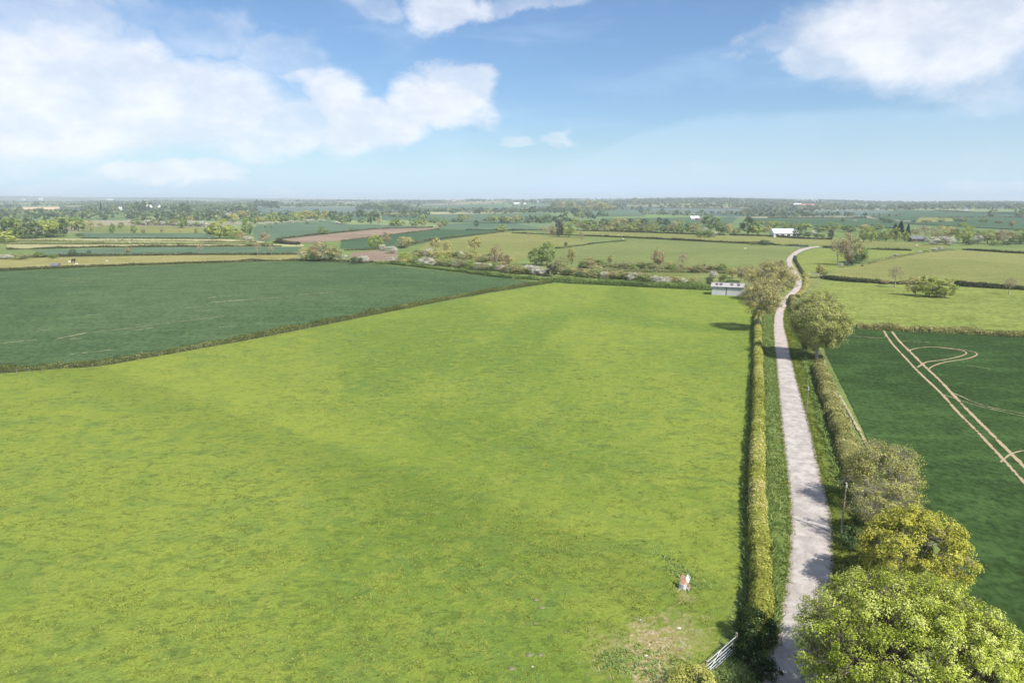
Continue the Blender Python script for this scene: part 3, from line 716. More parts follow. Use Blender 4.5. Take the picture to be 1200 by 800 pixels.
plants('beyond the tip of the ploughed field', 'trees beyond the ploughed field', [
    (461, 265, 12, 10, 'green'), (470, 265, 10, 9, 'lime'), (485, 265.5, 12, 9, 'green'), (494, 265, 11, 13, 'lime'), (508, 262, 10, 9, 'green'), (521, 265, 10, 9, 'green'), (516, 269, 9, 9, 'brown'), (558, 266, 7, 8, 'dark'),
    (540, 260.5, 9, 10, 'green'), (548, 260, 10, 8, 'olive'), (531, 250.5, 10, 6, 'dark'), (562, 250.5, 9, 6, 'dark'), (572, 250, 7, 5, 'green'), (588, 272, 14, 9, 'lime'), (532, 260, 8, 4, 'dark'), (578, 262, 10, 10, 'lime'), (588, 261, 10, 9, 'green'),
    (596, 262, 12, 8, 'olive'), (606, 260, 10, 8, 'olive'), (570, 259.5, 10, 5, 'scrub'), (475, 254, 8, 7, 'dark'), (487, 254, 9, 8, 'dark'), (460, 254, 12, 5, 'green')])
plants('in the scrub belt behind the dark crop', 'trees and shrubs of the scrub belt', [
    *row(470, 309, 640, 323, 28, 10, 14, ['scrub', 'bush', 'blossom', 'blossom', 'olive', 'scrub'], 1.5, 61), *row(480, 300, 600, 308, 16, 9, 13, ['scrub', 'olive', 'bush'], 2, 62), *row(655, 322, 800, 333, 24, 10, 14, ['scrub', 'bush', 'scrub', 'blossom', 'brown', 'olive'], 1.2, 63), *row(680, 315, 850, 320, 18, 10, 14, ['scrub', 'brown', 'bush'], .8, 64),
    (360, 305.5, 20, 17, 'olive'), (376, 306, 26, 23, 'brown'), (390, 306, 20, 18, 'scrub'), (355, 304, 12, 10, 'blossom'), (381, 305, 8, 5, 'blossom'), (401, 305.5, 12, 9, 'blossom'), (368, 306, 16, 9, 'bush'),
    (418, 309, 17, 9, 'dark'), (427, 308.5, 13, 10, 'blossom'), (440, 291.5, 16, 17, 'lime'), (452, 288, 11, 17, 'brown'), (449, 294, 10, 8, 'blossom'), (460, 296.5, 14, 9, 'blossom'), (462, 309, 15, 9, 'blossom'),
    (475, 309.5, 17, 15, 'yellow'), (485, 306, 10, 8, 'yellow'), (475, 291, 18, 15, 'olive'), (490, 301, 14, 10, 'scrub'), (503, 301, 12, 10, 'blossom'), (510, 296, 15, 20, 'olive'), (524, 297, 12, 16, 'olive'), (518, 311, 16, 12, 'lime'), (530, 310, 12, 9, 'scrub'),
    (504, 309, 12, 6, 'bush'), (497, 307, 12, 6, 'bush'), (538, 303, 14, 10, 'blossom'), (556, 297, 19, 23, 'olive'), (554, 303, 12, 11, 'lime'), (545, 314, 16, 9, 'scrub'), (558, 316, 17, 9, 'blossom'), (571, 317, 16, 9, 'blossom'), (534, 312, 12, 8, 'scrub'),
    (570, 304, 20, 6, 'darkbush'), (582, 313, 18, 26, 'brown'), (593, 311, 16, 15, 'brown'), (589, 320.5, 14, 14, 'brown'), (604, 319, 16, 11, 'scrub'), (615, 321, 15, 9, 'bush'), (628, 311, 24, 20, 'green'), (641, 311, 20, 27, 'green'), (627, 322, 12, 8, 'scrub'),
    (646, 324, 13, 15, 'purple'), (657, 319, 16, 20, 'scrub'), (670, 314, 12, 27, 'olive'), (665, 323, 11, 8, 'darkbush'), (682, 315, 10, 6, 'darkbush'), (690, 314, 15, 13, 'brown'), (711, 315, 12, 8, 'darkbush'), (715, 312, 9, 15, 'olive'),
    (725, 315.5, 15, 9, 'scrub'), (738, 316, 14, 10, 'brown'), (751, 316, 14, 11, 'brown'), (771, 317, 19, 29, 'brown'), (785, 317, 16, 12, 'olive'), (800, 318, 18, 23, 'bare'), (762, 316, 12, 9, 'scrub'),
    (680, 326, 14, 9, 'darkbush'), (695, 326.5, 15, 10, 'scrub'), (708, 327, 12, 10, 'blossom'), (722, 327.5, 14, 10, 'scrub'), (736, 328.5, 16, 11, 'scrub'), (750, 329.5, 16, 11, 'brown'), (762, 330, 14, 10, 'scrub'), (777, 335, 16, 12, 'blossom'),
    (794, 333, 14, 10, 'olive'), (812, 331.5, 9, 9, 'olive'), (700, 318, 12, 8, 'olive'), (820, 317, 12, 6, 'darkbush'), (831, 319, 12, 7, 'darkbush'), (843, 320, 14, 9, 'bush'), (825, 313, 4, 4, 'darkbush')])
plants('around the small white barn', 'trees and shrubs around the small barn', [
    (831, 335, 9, 12, 'darkbush'), (836, 326, 11, 9, 'blossom'), (848, 333, 14, 12, 'bush'), (858, 326, 18, 14, 'olive'), (868, 330, 14, 20, 'brown'), (880, 336, 20, 24, 'olive'), (858, 335, 16, 8, 'darkbush'), (884, 346, 16, 18, 'olive'), (914, 330, 16, 14, 'olive'),
    (912, 342, 16, 14, 'olive'), (906, 336, 16, 20, 'brown'), (893, 356, 18, 18, 'olive'), (914, 318, 10, 6, 'bush'), (902, 362, 10, 14, 'brown'), (879, 320, 16, 10, 'scrub')])
plants('on the open pasture left of centre', 'single trees on the open pasture', [
    (619, 283, 5, 15, 'bare'), (640, 280, 15, 17, 'bare'), (647, 279.5, 10, 18, 'brown'), (655, 277.5, 14, 18, 'purple'), (667, 278, 15, 16, 'lime'), (681, 287, 8, 17, 'bare'), (663, 289, 4, 6, 'darkbush')])
plants('in the belt behind the central pasture', 'trees of the belt behind the central pasture', row(674, 270, 815, 273, 20, 10, 11, ['lime', 'green', 'scrub', 'scrub', 'olive'], .7, 12) + row(672, 264, 800, 266, 16, 9, 10, ['green', 'lime', 'olive', 'dark'], 1.0, 13) +
    [(702, 269.5, 7, 4, 'blossom'), (833, 270, 17, 21, 'green'), (845, 273, 15, 14, 'green'), (853, 275, 12, 13, 'olive'), (876, 275, 21, 22, 'dark'), (887, 275.5, 18, 17, 'lime'), (898, 275.5, 10, 13, 'olive'), (862, 275, 10, 8, 'scrub'), (818, 268, 10, 8, 'olive'),
     (815, 272, 14, 9, 'olive')])
plants('on the pasture before the farm shed', 'bushes on the central pasture', [(820, 278.3, 10, 8, 'bush'), (829, 278.4, 12, 9, 'bush'), (826, 273, 8, 7, 'blossom'), (836, 278, 8, 8, 'blossom'), (896, 287.5, 13, 7, 'darkbush'), (882, 287, 8, 3, 'bush')])
plants('along the distant blue field', 'single trees along the distant blue field', [(751, 249.5, 7, 6, 'dark'), (760, 250, 7, 6, 'dark'), (776, 250.7, 7, 6, 'dark'), (792, 252, 8, 6, 'dark'), (626, 250, 4, 8, 'dark'), (638, 249.5, 4, 5, 'dark'), (641, 259, 12, 8, 'green'), (662, 258.5, 8, 9, 'dark'), (692, 256, 9, 8, 'dark'),
    (704, 253, 8, 6, 'green'), (614, 248, 4, 3, 'dark'), (853, 250, 4, 4, 'dark'), (858, 250.5, 4, 4, 'dark'), (872, 252, 10, 5, 'lime')])
plants('around the long white farm shed', 'trees around the long white farm shed', [
    (905, 268, 14, 10, 'lime'), (918, 267.5, 12, 8, 'lime'), (932, 267.5, 14, 7, 'lime'), (944, 271, 14, 10, 'lime'), (935, 278, 11, 12, 'dark'), (945, 278.4, 8, 7, 'darkbush'), (957, 278.6, 8, 6, 'darkbush'), (927, 277.5, 8, 5, 'darkbush'), (964, 279, 6, 5, 'bush'), (973, 279.5, 9, 11, 'purple'),
    (952, 276, 8, 6, 'blossom'), (962, 272, 18, 9, 'green'), (978, 270, 18, 9, 'lime'), (996, 272, 18, 10, 'green'), (1012, 271, 16, 8, 'olive'), (1028, 270, 16, 8, 'green'), (1034, 259, 9, 4, 'dark')])
plants('where the far lane bends', 'trees where the far lane bends', [
    (981, 311, 22, 36, 'bare'), (994, 311, 26, 38, 'brown'), (1003, 308, 26, 22, 'green'), (998, 311, 14, 14, 'darkbush'), (985, 313, 6, 5, 'blossom'), (991, 311, 7, 6, 'blossom'), (1010, 306, 14, 10, 'scrub'), (961, 326, 15, 19, 'olive'), (966, 325, 8, 10, 'ochre')])
plants('beside the right pasture hedge', 'trees by the right pasture hedge', [
    (1048, 337, 19, 27, 'bare'), (1072, 346.5, 24, 25, 'olive'), (1089, 348, 26, 26, 'lime'), (1107, 349, 24, 21, 'lime'), (1097, 348, 22, 12, 'scrub'), (1182, 345.5, 18, 24, 'bare'), (1036, 333, 12, 6, 'brown'),
    (1077, 297, 6, 3.5, 'blossom'), (1094, 294.5, 7, 4.5, 'blossom'), (1102, 293.5, 6, 5, 'blossom'), (1050, 300, 6, 3, 'blossom'), (1085, 296, 6, 3, 'bush')])
plants('in the belt beyond the right pasture', 'trees of the belt beyond the right pasture', [
    (1012, 283.5, 12, 15, 'lime'), (1021, 284, 12, 16, 'lime'), (1030, 283, 10, 12, 'green'), (1038, 283, 12, 13, 'lime'), (1050, 283.5, 11, 15, 'lime'), (1060, 283, 10, 12, 'lime'), (1048, 277, 12, 14, 'conifer'), (1054, 280, 13, 20, 'conifer'), (1063, 279, 9, 16, 'conifer'),
    (1083, 284, 20, 21, 'bare'), (1073, 277, 12, 10, 'brown'), (1106, 284, 26, 21, 'olive'), (1128, 285, 20, 21, 'lime'), (1093, 287, 15, 10, 'blossom'), (1109, 287, 20, 11, 'blossom'), (1145, 285.5, 13, 11, 'blossom'), (1144, 277, 12, 8, 'green'), (1157, 285.5, 19, 16, 'ochre'),
    (1175, 286, 18, 17, 'brown'), (1190, 286, 16, 9, 'dark'), (1194, 280, 22, 11, 'lime'), (1180, 287, 12, 5, 'darkbush'), (1208, 286, 22, 16, 'green'), (1136, 287, 12, 7, 'darkbush'), (1228, 288, 22, 16, 'olive'), (1165, 287.5, 12, 5, 'bush'), (1185, 269, 8, 12, 'brown')])
plants('among the dark crops far right', 'trees among the far right crops', [
    (1162, 255, 9, 10, 'green'), (1193, 254.5, 10, 9, 'green'), (1127, 260, 16, 5, 'scrub'), (1153, 261, 10, 5, 'green'), (1170, 262, 10, 4, 'scrub'), (1001, 260, 5, 3, 'blossom'), (988, 260.5, 6, 6, 'scrub'), (1055, 261, 4, 3, 'blossom'), (1060, 261, 4, 3, 'blossom'), (1064, 261.2, 4, 3, 'blossom'), (1050, 260, 4, 3, 'blossom'),
    (1071, 261, 4, 3, 'dark'), (1086, 262, 14, 5, 'brown'), (1103, 261, 10, 5, 'ochre'), (975, 257, 6, 4, 'brown'), (1010, 256, 10, 3, 'dark'), (1042, 262, 12, 5, 'dark')])
plants('around the white country house', 'trees of the grove by the country house', row(154, 250, 178, 250, 5, 13, 7, ['dark', 'dark', 'green'], .5, 21) + row(204, 252, 224, 252, 4, 12, 8, ['dark'], .5, 22) +
    [(119, 250, 4, 13, 'conifer'), (131, 248, 6, 7, 'lime'), (183, 252, 6, 6, 'dark'), (243, 253, 9, 8, 'dark'), (281, 250, 10, 10, 'dark'), (234, 247, 10, 7, 'green'), (252, 246, 10, 6, 'green'), (198, 244, 10, 6, 'green'), (190, 250, 8, 9, 'dark'), (228, 255, 9, 7, 'green'),
     (42, 241.5, 8, 5, 'dark'), (51, 250, 10, 5, 'dark'), (26, 250, 8, 6, 'green'), (84, 252, 12, 5, 'dark'), (98, 254, 10, 6, 'green'), (122, 258, 12, 6, 'dark'), (107, 252, 10, 7, 'green'), (117, 253, 8, 6, 'dark')])
plants('in the far dark plantation', 'trees of the dark plantation', row(300, 243, 326, 243, 6, 8, 7, ['dark'], .4, 31) + row(418, 246, 480, 247.5, 13, 7, 8, ['dark', 'dark', 'green'], .5, 32))
plants('on the distant wooded hill', 'trees of the distant olive hill wood', row(646, 247, 720, 247.5, 11, 9, 10, ['olive', 'green', 'olive', 'lime'], .4, 41) + row(655, 243, 716, 243, 9, 8, 10, ['olive', 'ochre', 'green'], .4, 42) + row(642, 250, 680, 252, 6, 7, 7, ['dark'], .5, 43))
print('plants', COUNT[0])

# ------------------------------------------------------------------ hedges
def hedge(pts, wd, ht, mat, label, group=None, px=True, leaf=None, gaps=0.0, seed=7, dens=1.0, name='hedge', jit=.12, toneamp=.35, round_=.25, base=0.0):
    W_ = [G(*p) for p in pts] if px else [Vector(p) for p in pts]
    rng = np.random.default_rng(seed)
    dist = min(p.length for p in W_)
    if dist > 430: wd, ht, jit = wd * .55, ht * .46, jit * 1.8
    elif dist > 300: wd, ht = wd * .62, ht * .58
    elif dist > 190: wd, ht = wd * .8, ht * .8
    leaf = leaf or max(.10, dist * .0020)
    step = max(.35, leaf * 1.6)
    c = resample(catmull(W_, step), max(6, int(sum((W_[i + 1] - W_[i]).length for i in range(len(W_) - 1)) / step)))
    n = len(c); T = np.gradient(c, axis=0); T[:, 2] = 0; T /= np.linalg.norm(T, axis=1)[:, None] + 1e-9
    N = np.stack([-T[:, 1], T[:, 0], np.zeros(n)], 1)
    z0 = terrain(c[:, 0], c[:, 1]) + base
    def smn(k, a):   # smooth noise along the hedge
        m = max(2, int(n / k)); q = rng.normal(size=m + 2) * a
        return np.interp(np.linspace(0, m + 1, n), np.arange(m + 2), q)
    hh = ht * (1 + smn(6, jit) + smn(25, jit * .6)); ww = wd * (1 + smn(5, jit) + smn(30, jit * .6))
    prof = np.array([(-.5, 0), (-.52, .45), (-.5 + round_ * .35, .85), (-.5 + round_ * 1.2, 1.0), (.5 - round_ * 1.2, 1.0), (.5 - round_ * .35, .85), (.52, .45), (.5, 0)])
    m = len(prof)
    V = c[:, None, :] + N[:, None, :] * (prof[None, :, 0:1] * ww[:, None, None]); V[:, :, 2] = z0[:, None] + prof[None, :, 1] * hh[:, None]
    V[:, 1:-1] += rng.normal(size=(n, m - 2, 3)) * min(.12, leaf * .4)
    taper = np.ones(n); taper[0] = taper[-1] = .7
    V = V * 1.0
    F = [[i * m + j, i * m + j + 1, (i + 1) * m + j + 1, (i + 1) * m + j] for i in range(n - 1) for j in range(m - 1)]
    F += [[0, 1, m - 2, m - 1], [1, 2, m - 3, m - 2], [2, 3, m - 4, m - 3]]; b = (n - 1) * m
    F += [[b, b + m - 1, b + m - 2, b + 1], [b + 1, b + m - 2, b + m - 3, b + 2], [b + 2, b + m - 3, b + m - 4, b + 3]]
    F = np.array(F)
    L = n * step; per = wd + 2 * ht
    nl = int(min(130000, L * per * dens * 1.25 / (leaf * leaf * .5)))
    i = rng.uniform(0, n - 1.001, nl); i0 = i.astype(int); fr = (i - i0)[:, None]
    seg = np.array([np.linalg.norm((prof[k + 1] - prof[k]) * (wd, ht)) for k in range(m - 1)]); cs = np.r_[0, np.cumsum(seg)] / seg.sum()
    q = rng.uniform(0, 1, nl); j0 = np.clip(np.searchsorted(cs, q) - 1, 0, m - 2); fj = ((q - cs[j0]) / (cs[j0 + 1] - cs[j0]))[:, None]
    P = (V[i0, j0] * (1 - fj) + V[i0, j0 + 1] * fj) * (1 - fr) + (V[np.minimum(i0 + 1, n - 1), j0] * (1 - fj) + V[np.minimum(i0 + 1, n - 1), j0 + 1] * fj) * fr
    out = (prof[j0] + (prof[j0 + 1] - prof[j0]) * fj); nd = N[i0] * out[:, 0:1] * 2 + np.array([0, 0, 1.]) * (out[:, 1:2] - .3)
    P = P + nd * leaf * rng.uniform(-.25, .55, nl)[:, None]
    cl = (smn(3, .35) + smn(14, .45))[i0] * toneamp * 2
    tone = np.clip(.5 + cl * .5 + rng.normal(size=nl) * .22, 0, 1)
    if gaps > 0:
        g = smn(8, 1.0); keep = g[i0] > -2 + gaps * 2
        P, tone, nd = P[keep], tone[keep], nd[keep]
    LV, LF, LT = leaves(rng, P, leaf, tone, nd * 1.6)
    V, F, T_ = merge([(V.reshape(-1, 3), F, np.full(n * m, .12)), (LV, LF, LT)])
    o = link(name, mesh_np(name, V, F, T_), mat)
    # origin at the hedge's own foot
    ctr = Vector(c[n // 2]); o.data.transform(__import__('mathutils').Matrix.Translation(-ctr)); o.location = ctr
    return tag(o, label, 'hedge', group)
HG = 'field hedges'
H_ = LM['farhedge']
LANEH = [(887.5, 372), (887.5, 395), (888, 420), (888, 480), (886.5, 560), (888, 620), (891, 680), (891, 720), (884, 758)]
hedge(LANEH, 1.5, 1.7, LM['hedge'], 'neatly clipped yellow green hedge along the left side of the lane', leaf=.20, toneamp=.6, jit=.08)
hedge([(1046, 800), (1040, 700), (1026, 620), (1005, 572), (991, 530), (977, 490), (966, 455), (958, 430)], 2.0, 1.65, LM['hedge2'], 'brownish hedge between the right verge and the dark crop', leaf=.24, toneamp=1.1, jit=.13, dens=.9)
hedge([(951, 412), (941, 388), (934, 373), (929.5, 360), (928, 351)], 1.8, 1.9, LM['hedge2'], 'farther hedge on the right verge running up to the lane bend', leaf=.25, jit=.1)
far_h = [
    ([(-300, 457), (-100, 442), (0, 436.5), (70, 431.5), (130, 426.3), (215, 411), (300, 396), (380, 380), (450, 366), (530, 350), (600, 338), (645, 331.3)], 1.5, 1.05, 'leftmix', 'long low hedge between the bright pasture and the dark left crop'),
    ([(440, 308.5), (480, 312), (560, 321.5), (600, 326), (650, 329.5)], 3.0, 1.7, 'green', 'thick trimmed hedge along the far edge of the dark left crop'),
    ([(652, 330.3), (700, 333), (770, 336.5), (836, 339.5)], 4.5, 2.4, 'green', 'leafy hedge along the far edge of the bright pasture by the barn'),
    ([(-300, 330), (0, 317.8), (130, 312.3), (260, 307.8), (350, 305.8), (440, 308)], 2.0, 1.7, 'farhedge', 'hedge between the dark left crop and the tan field'),
    ([(38, 302), (100, 300.3), (200, 299.2), (352, 298.5)], 2.2, 1.9, 'farhedge', 'hedge along the far side of the tan field'),
    ([(8, 292.8), (90, 290.8), (170, 289.6), (330, 288.8)], 2.2, 2.0, 'farhedge', 'hedge between the pale strip and the green strip field'),
    ([(5, 286.4), (170, 286.1), (320, 287.0)], 2.0, 1.8, 'scrub', 'upper hedge along the pale strip field'),
    ([(15, 282.4), (170, 282.7), (300, 284.3)], 2.0, 1.6, 'scrub', 'hedge running right from below the far left wood'),
    ([(95, 279.6), (180, 279.8), (255, 280.4)], 2.4, 1.8, 'farhedge', 'thin hedge below the narrow blue green strip field'),
    ([(322, 284.5), (335, 286), (350, 287)], 4, 4, 'farhedge', 'short dark hedge at the left tip of the ploughed field'),
    ([(325, 280.8), (380, 274.5), (440, 268.7), (470, 267.7), (507, 266.7)], 2.6, 2.2, 'farhedge', 'hedge along the upper edge of the brown ploughed field'),
    ([(400, 282.6), (450, 276.5), (515, 268.3)], 2.0, 1.2, 'farhedge', 'thin hedge along the lower edge of the brown ploughed field'),
    ([(404, 293.5), (440, 292.5), (470, 290.5), (486, 286)], 3, 1.8, 'farhedge', 'hedge above the small ploughed patch'),
    ([(484, 285.8), (510, 281), (550, 276.4), (590, 272)], 2.5, 1.8, 'farhedge', 'hedge sloping up right beside the dark green crop'),
    ([(546, 269.5), (600, 270.5), (640, 269.5)], 3, 2.2, 'farhedge', 'hedge below the distant blue green crop in the centre'),
    ([(600, 273.2), (640, 275), (675, 276.3), (745, 279.2), (830, 283.5), (905, 287)], 2.6, 2.2, 'farhedge', 'long dark hedge across the central pasture'),
    ([(652, 291.5), (680, 288), (700, 285.2), (733, 282.2)], 2.2, 1.4, 'farhedge', 'short hedge slanting across the central pasture'),
    ([(675, 270.4), (750, 272.6), (815, 275), (850, 275.8)], 3, 2.6, 'farhedge', 'hedge along the back of the central pasture'),
    ([(855, 276), (900, 277.2), (935, 279.6), (975, 281)], 3, 2.6, 'farhedge', 'hedge in front of the long white farm shed'),
    ([(680, 319), (720, 318.5), (770, 319.5), (815, 319.5), (850, 321)], 1.8, 1.5, 'scrub', 'rough hedge behind the scrub belt left of the barn'),
    ([(906, 287.4), (925, 288.3), (947, 289.6)], 2.2, 1.9, 'farhedge', 'short hedge running up to the far end of the lane'),
    ([(964, 290.3), (985, 291), (1010, 291.8)], 2.4, 2.4, 'farhedge', 'hedge just right of the far end of the lane'),
    ([(1016, 292), (1040, 293.2), (1068, 294)], 2.4, 2.0, 'farhedge', 'broken hedge left of the long right pasture hedge'),
    ([(962, 326.5), (1000, 330.5), (1050, 333), (1085, 334)], 2.0, 1.8, 'farhedge', 'dark hedge across the right pasture left of the willows'),
    ([(1118, 334.5), (1150, 337), (1200, 340), (1330, 346)], 2.0, 1.8, 'farhedge', 'dark hedge across the right pasture right of the willows'),
    ([(1128, 293), (1160, 295), (1200, 297.5), (1330, 304)], 2.4, 2.6, 'farhedge', 'far dark hedge at the back of the right pasture'),
    ([(1010, 312), (1030, 306), (1060, 300), (1090, 295.5), (1118, 292.5)], 1.6, 1.0, 'scrub', 'low overgrown hedge slanting up to the right behind the right pasture'),
    ([(1004, 384.5), (1060, 388), (1120, 390.5), (1200, 395), (1330, 402.5)], 1.8, 1.3, 'hedge2', 'low hedge along the far edge of the dark right crop'),
    ([(915.5, 308), (917, 312), (920, 316.5)], 1.8, 1.6, 'farhedge', 'short dark hedge on the outside of the lane bend'),
    ([(931, 301.5), (932, 306), (937, 315), (941, 322)], 1.5, 1.2, 'farhedge', 'low hedge along the inside of the lane bend'),
    ([(943, 323), (945, 331), (941, 342), (934, 349)], 1.8, 1.2, 'olive', 'rough hedge on the right of the lane below the bend'),
    ([(870, 246), (900, 246.6), (950, 246.5)], 6, 4, 'farhedge', 'far hedge left of the distant dark crops'),
    ([(900, 255.8), (960, 255.4), (1015, 255.8)], 6, 3.5, 'farhedge', 'far hedge across the distant dark crops'),
    ([(1095, 247), (1130, 249), (1200, 251.3)], 6, 4, 'farhedge', 'far hedge above the dark crops at the right'),
    ([(1100, 256), (1160, 255.3), (1210, 255.5)], 6, 3, 'farhedge', 'second far hedge across the dark crops at the right'),
    ([(600, 258.5), (640, 258), (672, 259.5)], 5, 3, 'farhedge', 'far hedge in the centre beyond the blue green crop'),
    ([(752, 244), (810, 244.5), (868, 244.8)], 8, 4, 'farhedge', 'far hedge along the top of the distant blue field'),
]
for i, (pts, wd, ht, mt, lb) in enumerate(far_h):
    hedge(pts, wd, ht, LM[mt], lb, HG, seed=50 + i, dens=.9, jit=.16)

# ------------------------------------------------------------------ the large trees beside the lane
def big_tree(px, py, zc, H, R, base, kind, label, ncl, nlf, leaf, seed, r0, twig, shell=.5, cr=.15, low=0.0, ground=None, nl=9, name='tree', bark=None, squash=1.0, lean=(0, 0), cat='tree', amp=.5):
    g = ground if ground else G(px, py)
    if zc: q = G(px, py, zc); g = Vector((q.x, q.y, 0))
    V, F, T, c, rng = crown(seed, H, R, base, ncl, nlf, leaf, shell, cr, low, toneamp=amp, squash=squash)
    Tb = tubes(limbs(rng, c, H, base, r0, nl, twig, lean), 6)
    o = thing(name, g, label, cat)
    link('trunk', mesh_np('trunk', Tb[0], Tb[1], smooth=True), bark or BARKP, o)
    link('crown', mesh_np('crown', V, F, T), LM[kind], o)
    return o
big_tree(1080, 770, 5.2, 9.3, 6.6, .8, 'limetree', 'largest tree, bright lime green spreading crown overhanging the lane in the foreground', 1500, 170000, .125, 11, .20, 2.5, .45, .075, amp=.9, bark=BARK, nl=14)
big_tree(1070, 645, 4.0, 7.6, 4.2, 1.0, 'ochre', 'ochre yellow leafing tree directly behind the big lime green tree', 330, 42000, .16, 12, .16, 3, .4, .14, amp=.5)
big_tree(1046, 602, 3.0, 6.0, 3.1, .5, 'ochrebrown', 'smaller twiggy ochre tree at the verge edge beside the near pole', 180, 11000, .15, 18, .11, 14, .3, .18)
big_tree(1033, 556, 3.6, 7.4, 4.3, .5, 'ochrebrown', 'thin twiggy brownish olive tree at the near end of the brown hedge', 260, 17000, .15, 13, .13, 16, .3, .18)
big_tree(958, 421, 0, 13.9, 6.7, 1.6, 'olivegreen', 'tall full crowned olive tree standing in the right hedge of the lane', 420, 42000, .23, 14, .30, 4, .45, .15, nl=12, amp=.6)
big_tree(889, 387, 0, 12.4, 5.6, 3.0, 'olive', 'tall thin crowned tree at the far end of the clipped lane hedge', 210, 14000, .25, 15, .28, 12, .35, .17, nl=11)
big_tree(905, 353, 0, 13.0, 6.6, 3.0, 'olive', 'wide brownish tree behind the white barn left of the lane', 230, 15000, .30, 16, .30, 12, .35, .17, nl=11)
big_tree(884, 752, 0, 2.7, 1.55, .05, 'ivy', 'dark ivy covered bush between the gate and the lane', 70, 9000, .12, 21, .07, .5, .5, .28, low=.15, name='shrub', cat='shrub')
big_tree(872, 772, 0, 1.5, .95, .05, 'ivy', 'small dark pale flowered bush at the hanging end of the metal gate', 40, 3600, .11, 22, .05, .5, .5, .3, low=.2, name='shrub', cat='shrub')
big_tree(812, 812, 0, 1.9, 1.7, .02, 'hedge', 'rounded clipped yellow green bush below the metal gate', 80, 9000, .12, 23, .06, .2, .8, .25, low=.1, name='shrub', cat='shrub')
big_tree(846, 800, 0, 1.0, 1.1, .02, 'verge', 'low weedy green bush between the gate and the lane', 40, 3200, .12, 24, .05, .2, .4, .3, low=.2, name='shrub', cat='shrub')
big_tree(1000, 642, 0, 2.2, 1.3, .02, 'dark', 'dark bush in the shade behind the near pole', 50, 3500, .14, 25, .05, .2, .4, .3, low=.2, name='shrub', cat='shrub')
big_tree(893, 790, 0, 1.3, 1.0, .02, 'ivy', 'dark undergrowth bush on the shaded lane edge', 40, 3200, .12, 26, .05, .2, .4, .3, low=.2, name='shrub', cat='shrub')

# ------------------------------------------------------------------ grass tufts (nobody could count them)
def tufts(name, centers, h, wd, nb, mat, seed, tone_lo=0.0, tone_hi=1.0, z=.1):
    rng = np.random.default_rng(seed); n = len(centers)
    a = rng.uniform(0, 2 * np.pi, (n, nb)); lean = rng.uniform(.5, 1.8, (n, nb)); hh = h * rng.uniform(.5, 1.25, (n, 1)) * rng.uniform(.7, 1.2, (n, nb))
    cx = centers[:, 0:1] + rng.normal(size=(n, nb)) * wd * .7; cy = centers[:, 1:2] + rng.normal(size=(n, nb)) * wd * .7
    b = wd * .34; dx, dy = np.cos(a), np.sin(a)
    z0 = np.full_like(cx, z)
    p0 = np.stack([cx - dy * b, cy + dx * b, z0], -1); p1 = np.stack([cx + dy * b, cy - dx * b, z0], -1)
    p2 = np.stack([cx + dy * b * .3 + dx * lean * hh, cy - dx * b * .3 + dy * lean * hh, z0 + hh], -1)
    p3 = np.stack([cx - dy * b * .3 + dx * lean * hh, cy + dx * b * .3 + dy * lean * hh, z0 + hh], -1)
    V = np.stack([p0, p1, p2, p3], 2).reshape(-1, 3)
    t = np.clip(rng.uniform(tone_lo, tone_hi, (n, 1)) + rng.normal(size=(n, nb)) * .12, 0, 1)
    me = mesh_np(name, V, np.arange(len(V)).reshape(-1, 4), np.repeat(t.ravel(), 4))
    return tag(link(name, me, mat), kind='stuff')
def inpoly(P, poly):
    x, y = P[:, 0], P[:, 1]; r = np.zeros(len(P), bool); n = len(poly)
    for i in range(n):
        x0, y0 = poly[i][:2]; x1, y1 = poly[(i + 1) % n][:2]
        r ^= ((y0 > y) != (y1 > y)) & (x < (x1 - x0) * (y - y0) / (y1 - y0 + 1e-12) + x0)
    return r
rng = np.random.default_rng(77)
pp = [G(*p) for p in [(-200, 1000), (-60, 560), (0, 441), (300, 401), (645, 336), (880, 353), (879, 480), (871, 560), (866, 690), (850, 760), (830, 1000)]]
def vnoise(P, s, seed):
    r = np.random.default_rng(seed); g = r.uniform(0, 1, (256, 256)); q = P[:, :2] / s; i = np.floor(q).astype(int); f = q - i; f = f * f * (3 - 2 * f)
    a = g[i[:, 0] % 256, i[:, 1] % 256]; b = g[(i[:, 0] + 1) % 256, i[:, 1] % 256]; c_ = g[i[:, 0] % 256, (i[:, 1] + 1) % 256]; d = g[(i[:, 0] + 1) % 256, (i[:, 1] + 1) % 256]
    return (a * (1 - f[:, 0]) + b * f[:, 0]) * (1 - f[:, 1]) + (c_ * (1 - f[:, 0]) + d * f[:, 0]) * f[:, 1]
def scatter(n, y0, y1, xl, xr):
    P = np.stack([rng.uniform(xl, xr, n), rng.uniform(y0, y1, n)], 1); P = P[inpoly(P, pp)]
    return P[np.abs(P[:, 0]) < P[:, 1] * .80 + 4]
P = scatter(90000, 24, 75, -60, 30); k = vnoise(P, 1.3, 3) * .5 + vnoise(P, 6, 4) * .5
P = P[rng.uniform(size=len(P)) < np.clip((k - .42) * 1.3, 0, .36) * np.clip((78 - P[:, 1]) / 22, 0, 1)]; tufts('pasture_grass', P, .085, .15, 6, LM['grass'], 5, .3, .95, z=.07)
P = scatter(90000, 55, 150, -120, 60); k = vnoise(P, 2.0, 6) * .5 + vnoise(P, 9, 7) * .5
P = P[rng.uniform(size=len(P)) < np.clip((k - .44) * 1.0, 0, .28) * np.clip((P[:, 1] - 55) / 20, 0, 1) * np.clip((150 - P[:, 1]) / 50, 0, 1)]; tufts('pasture_grass', P, .09, .22, 4, LM['grass'], 6, .3, .9, z=.07)
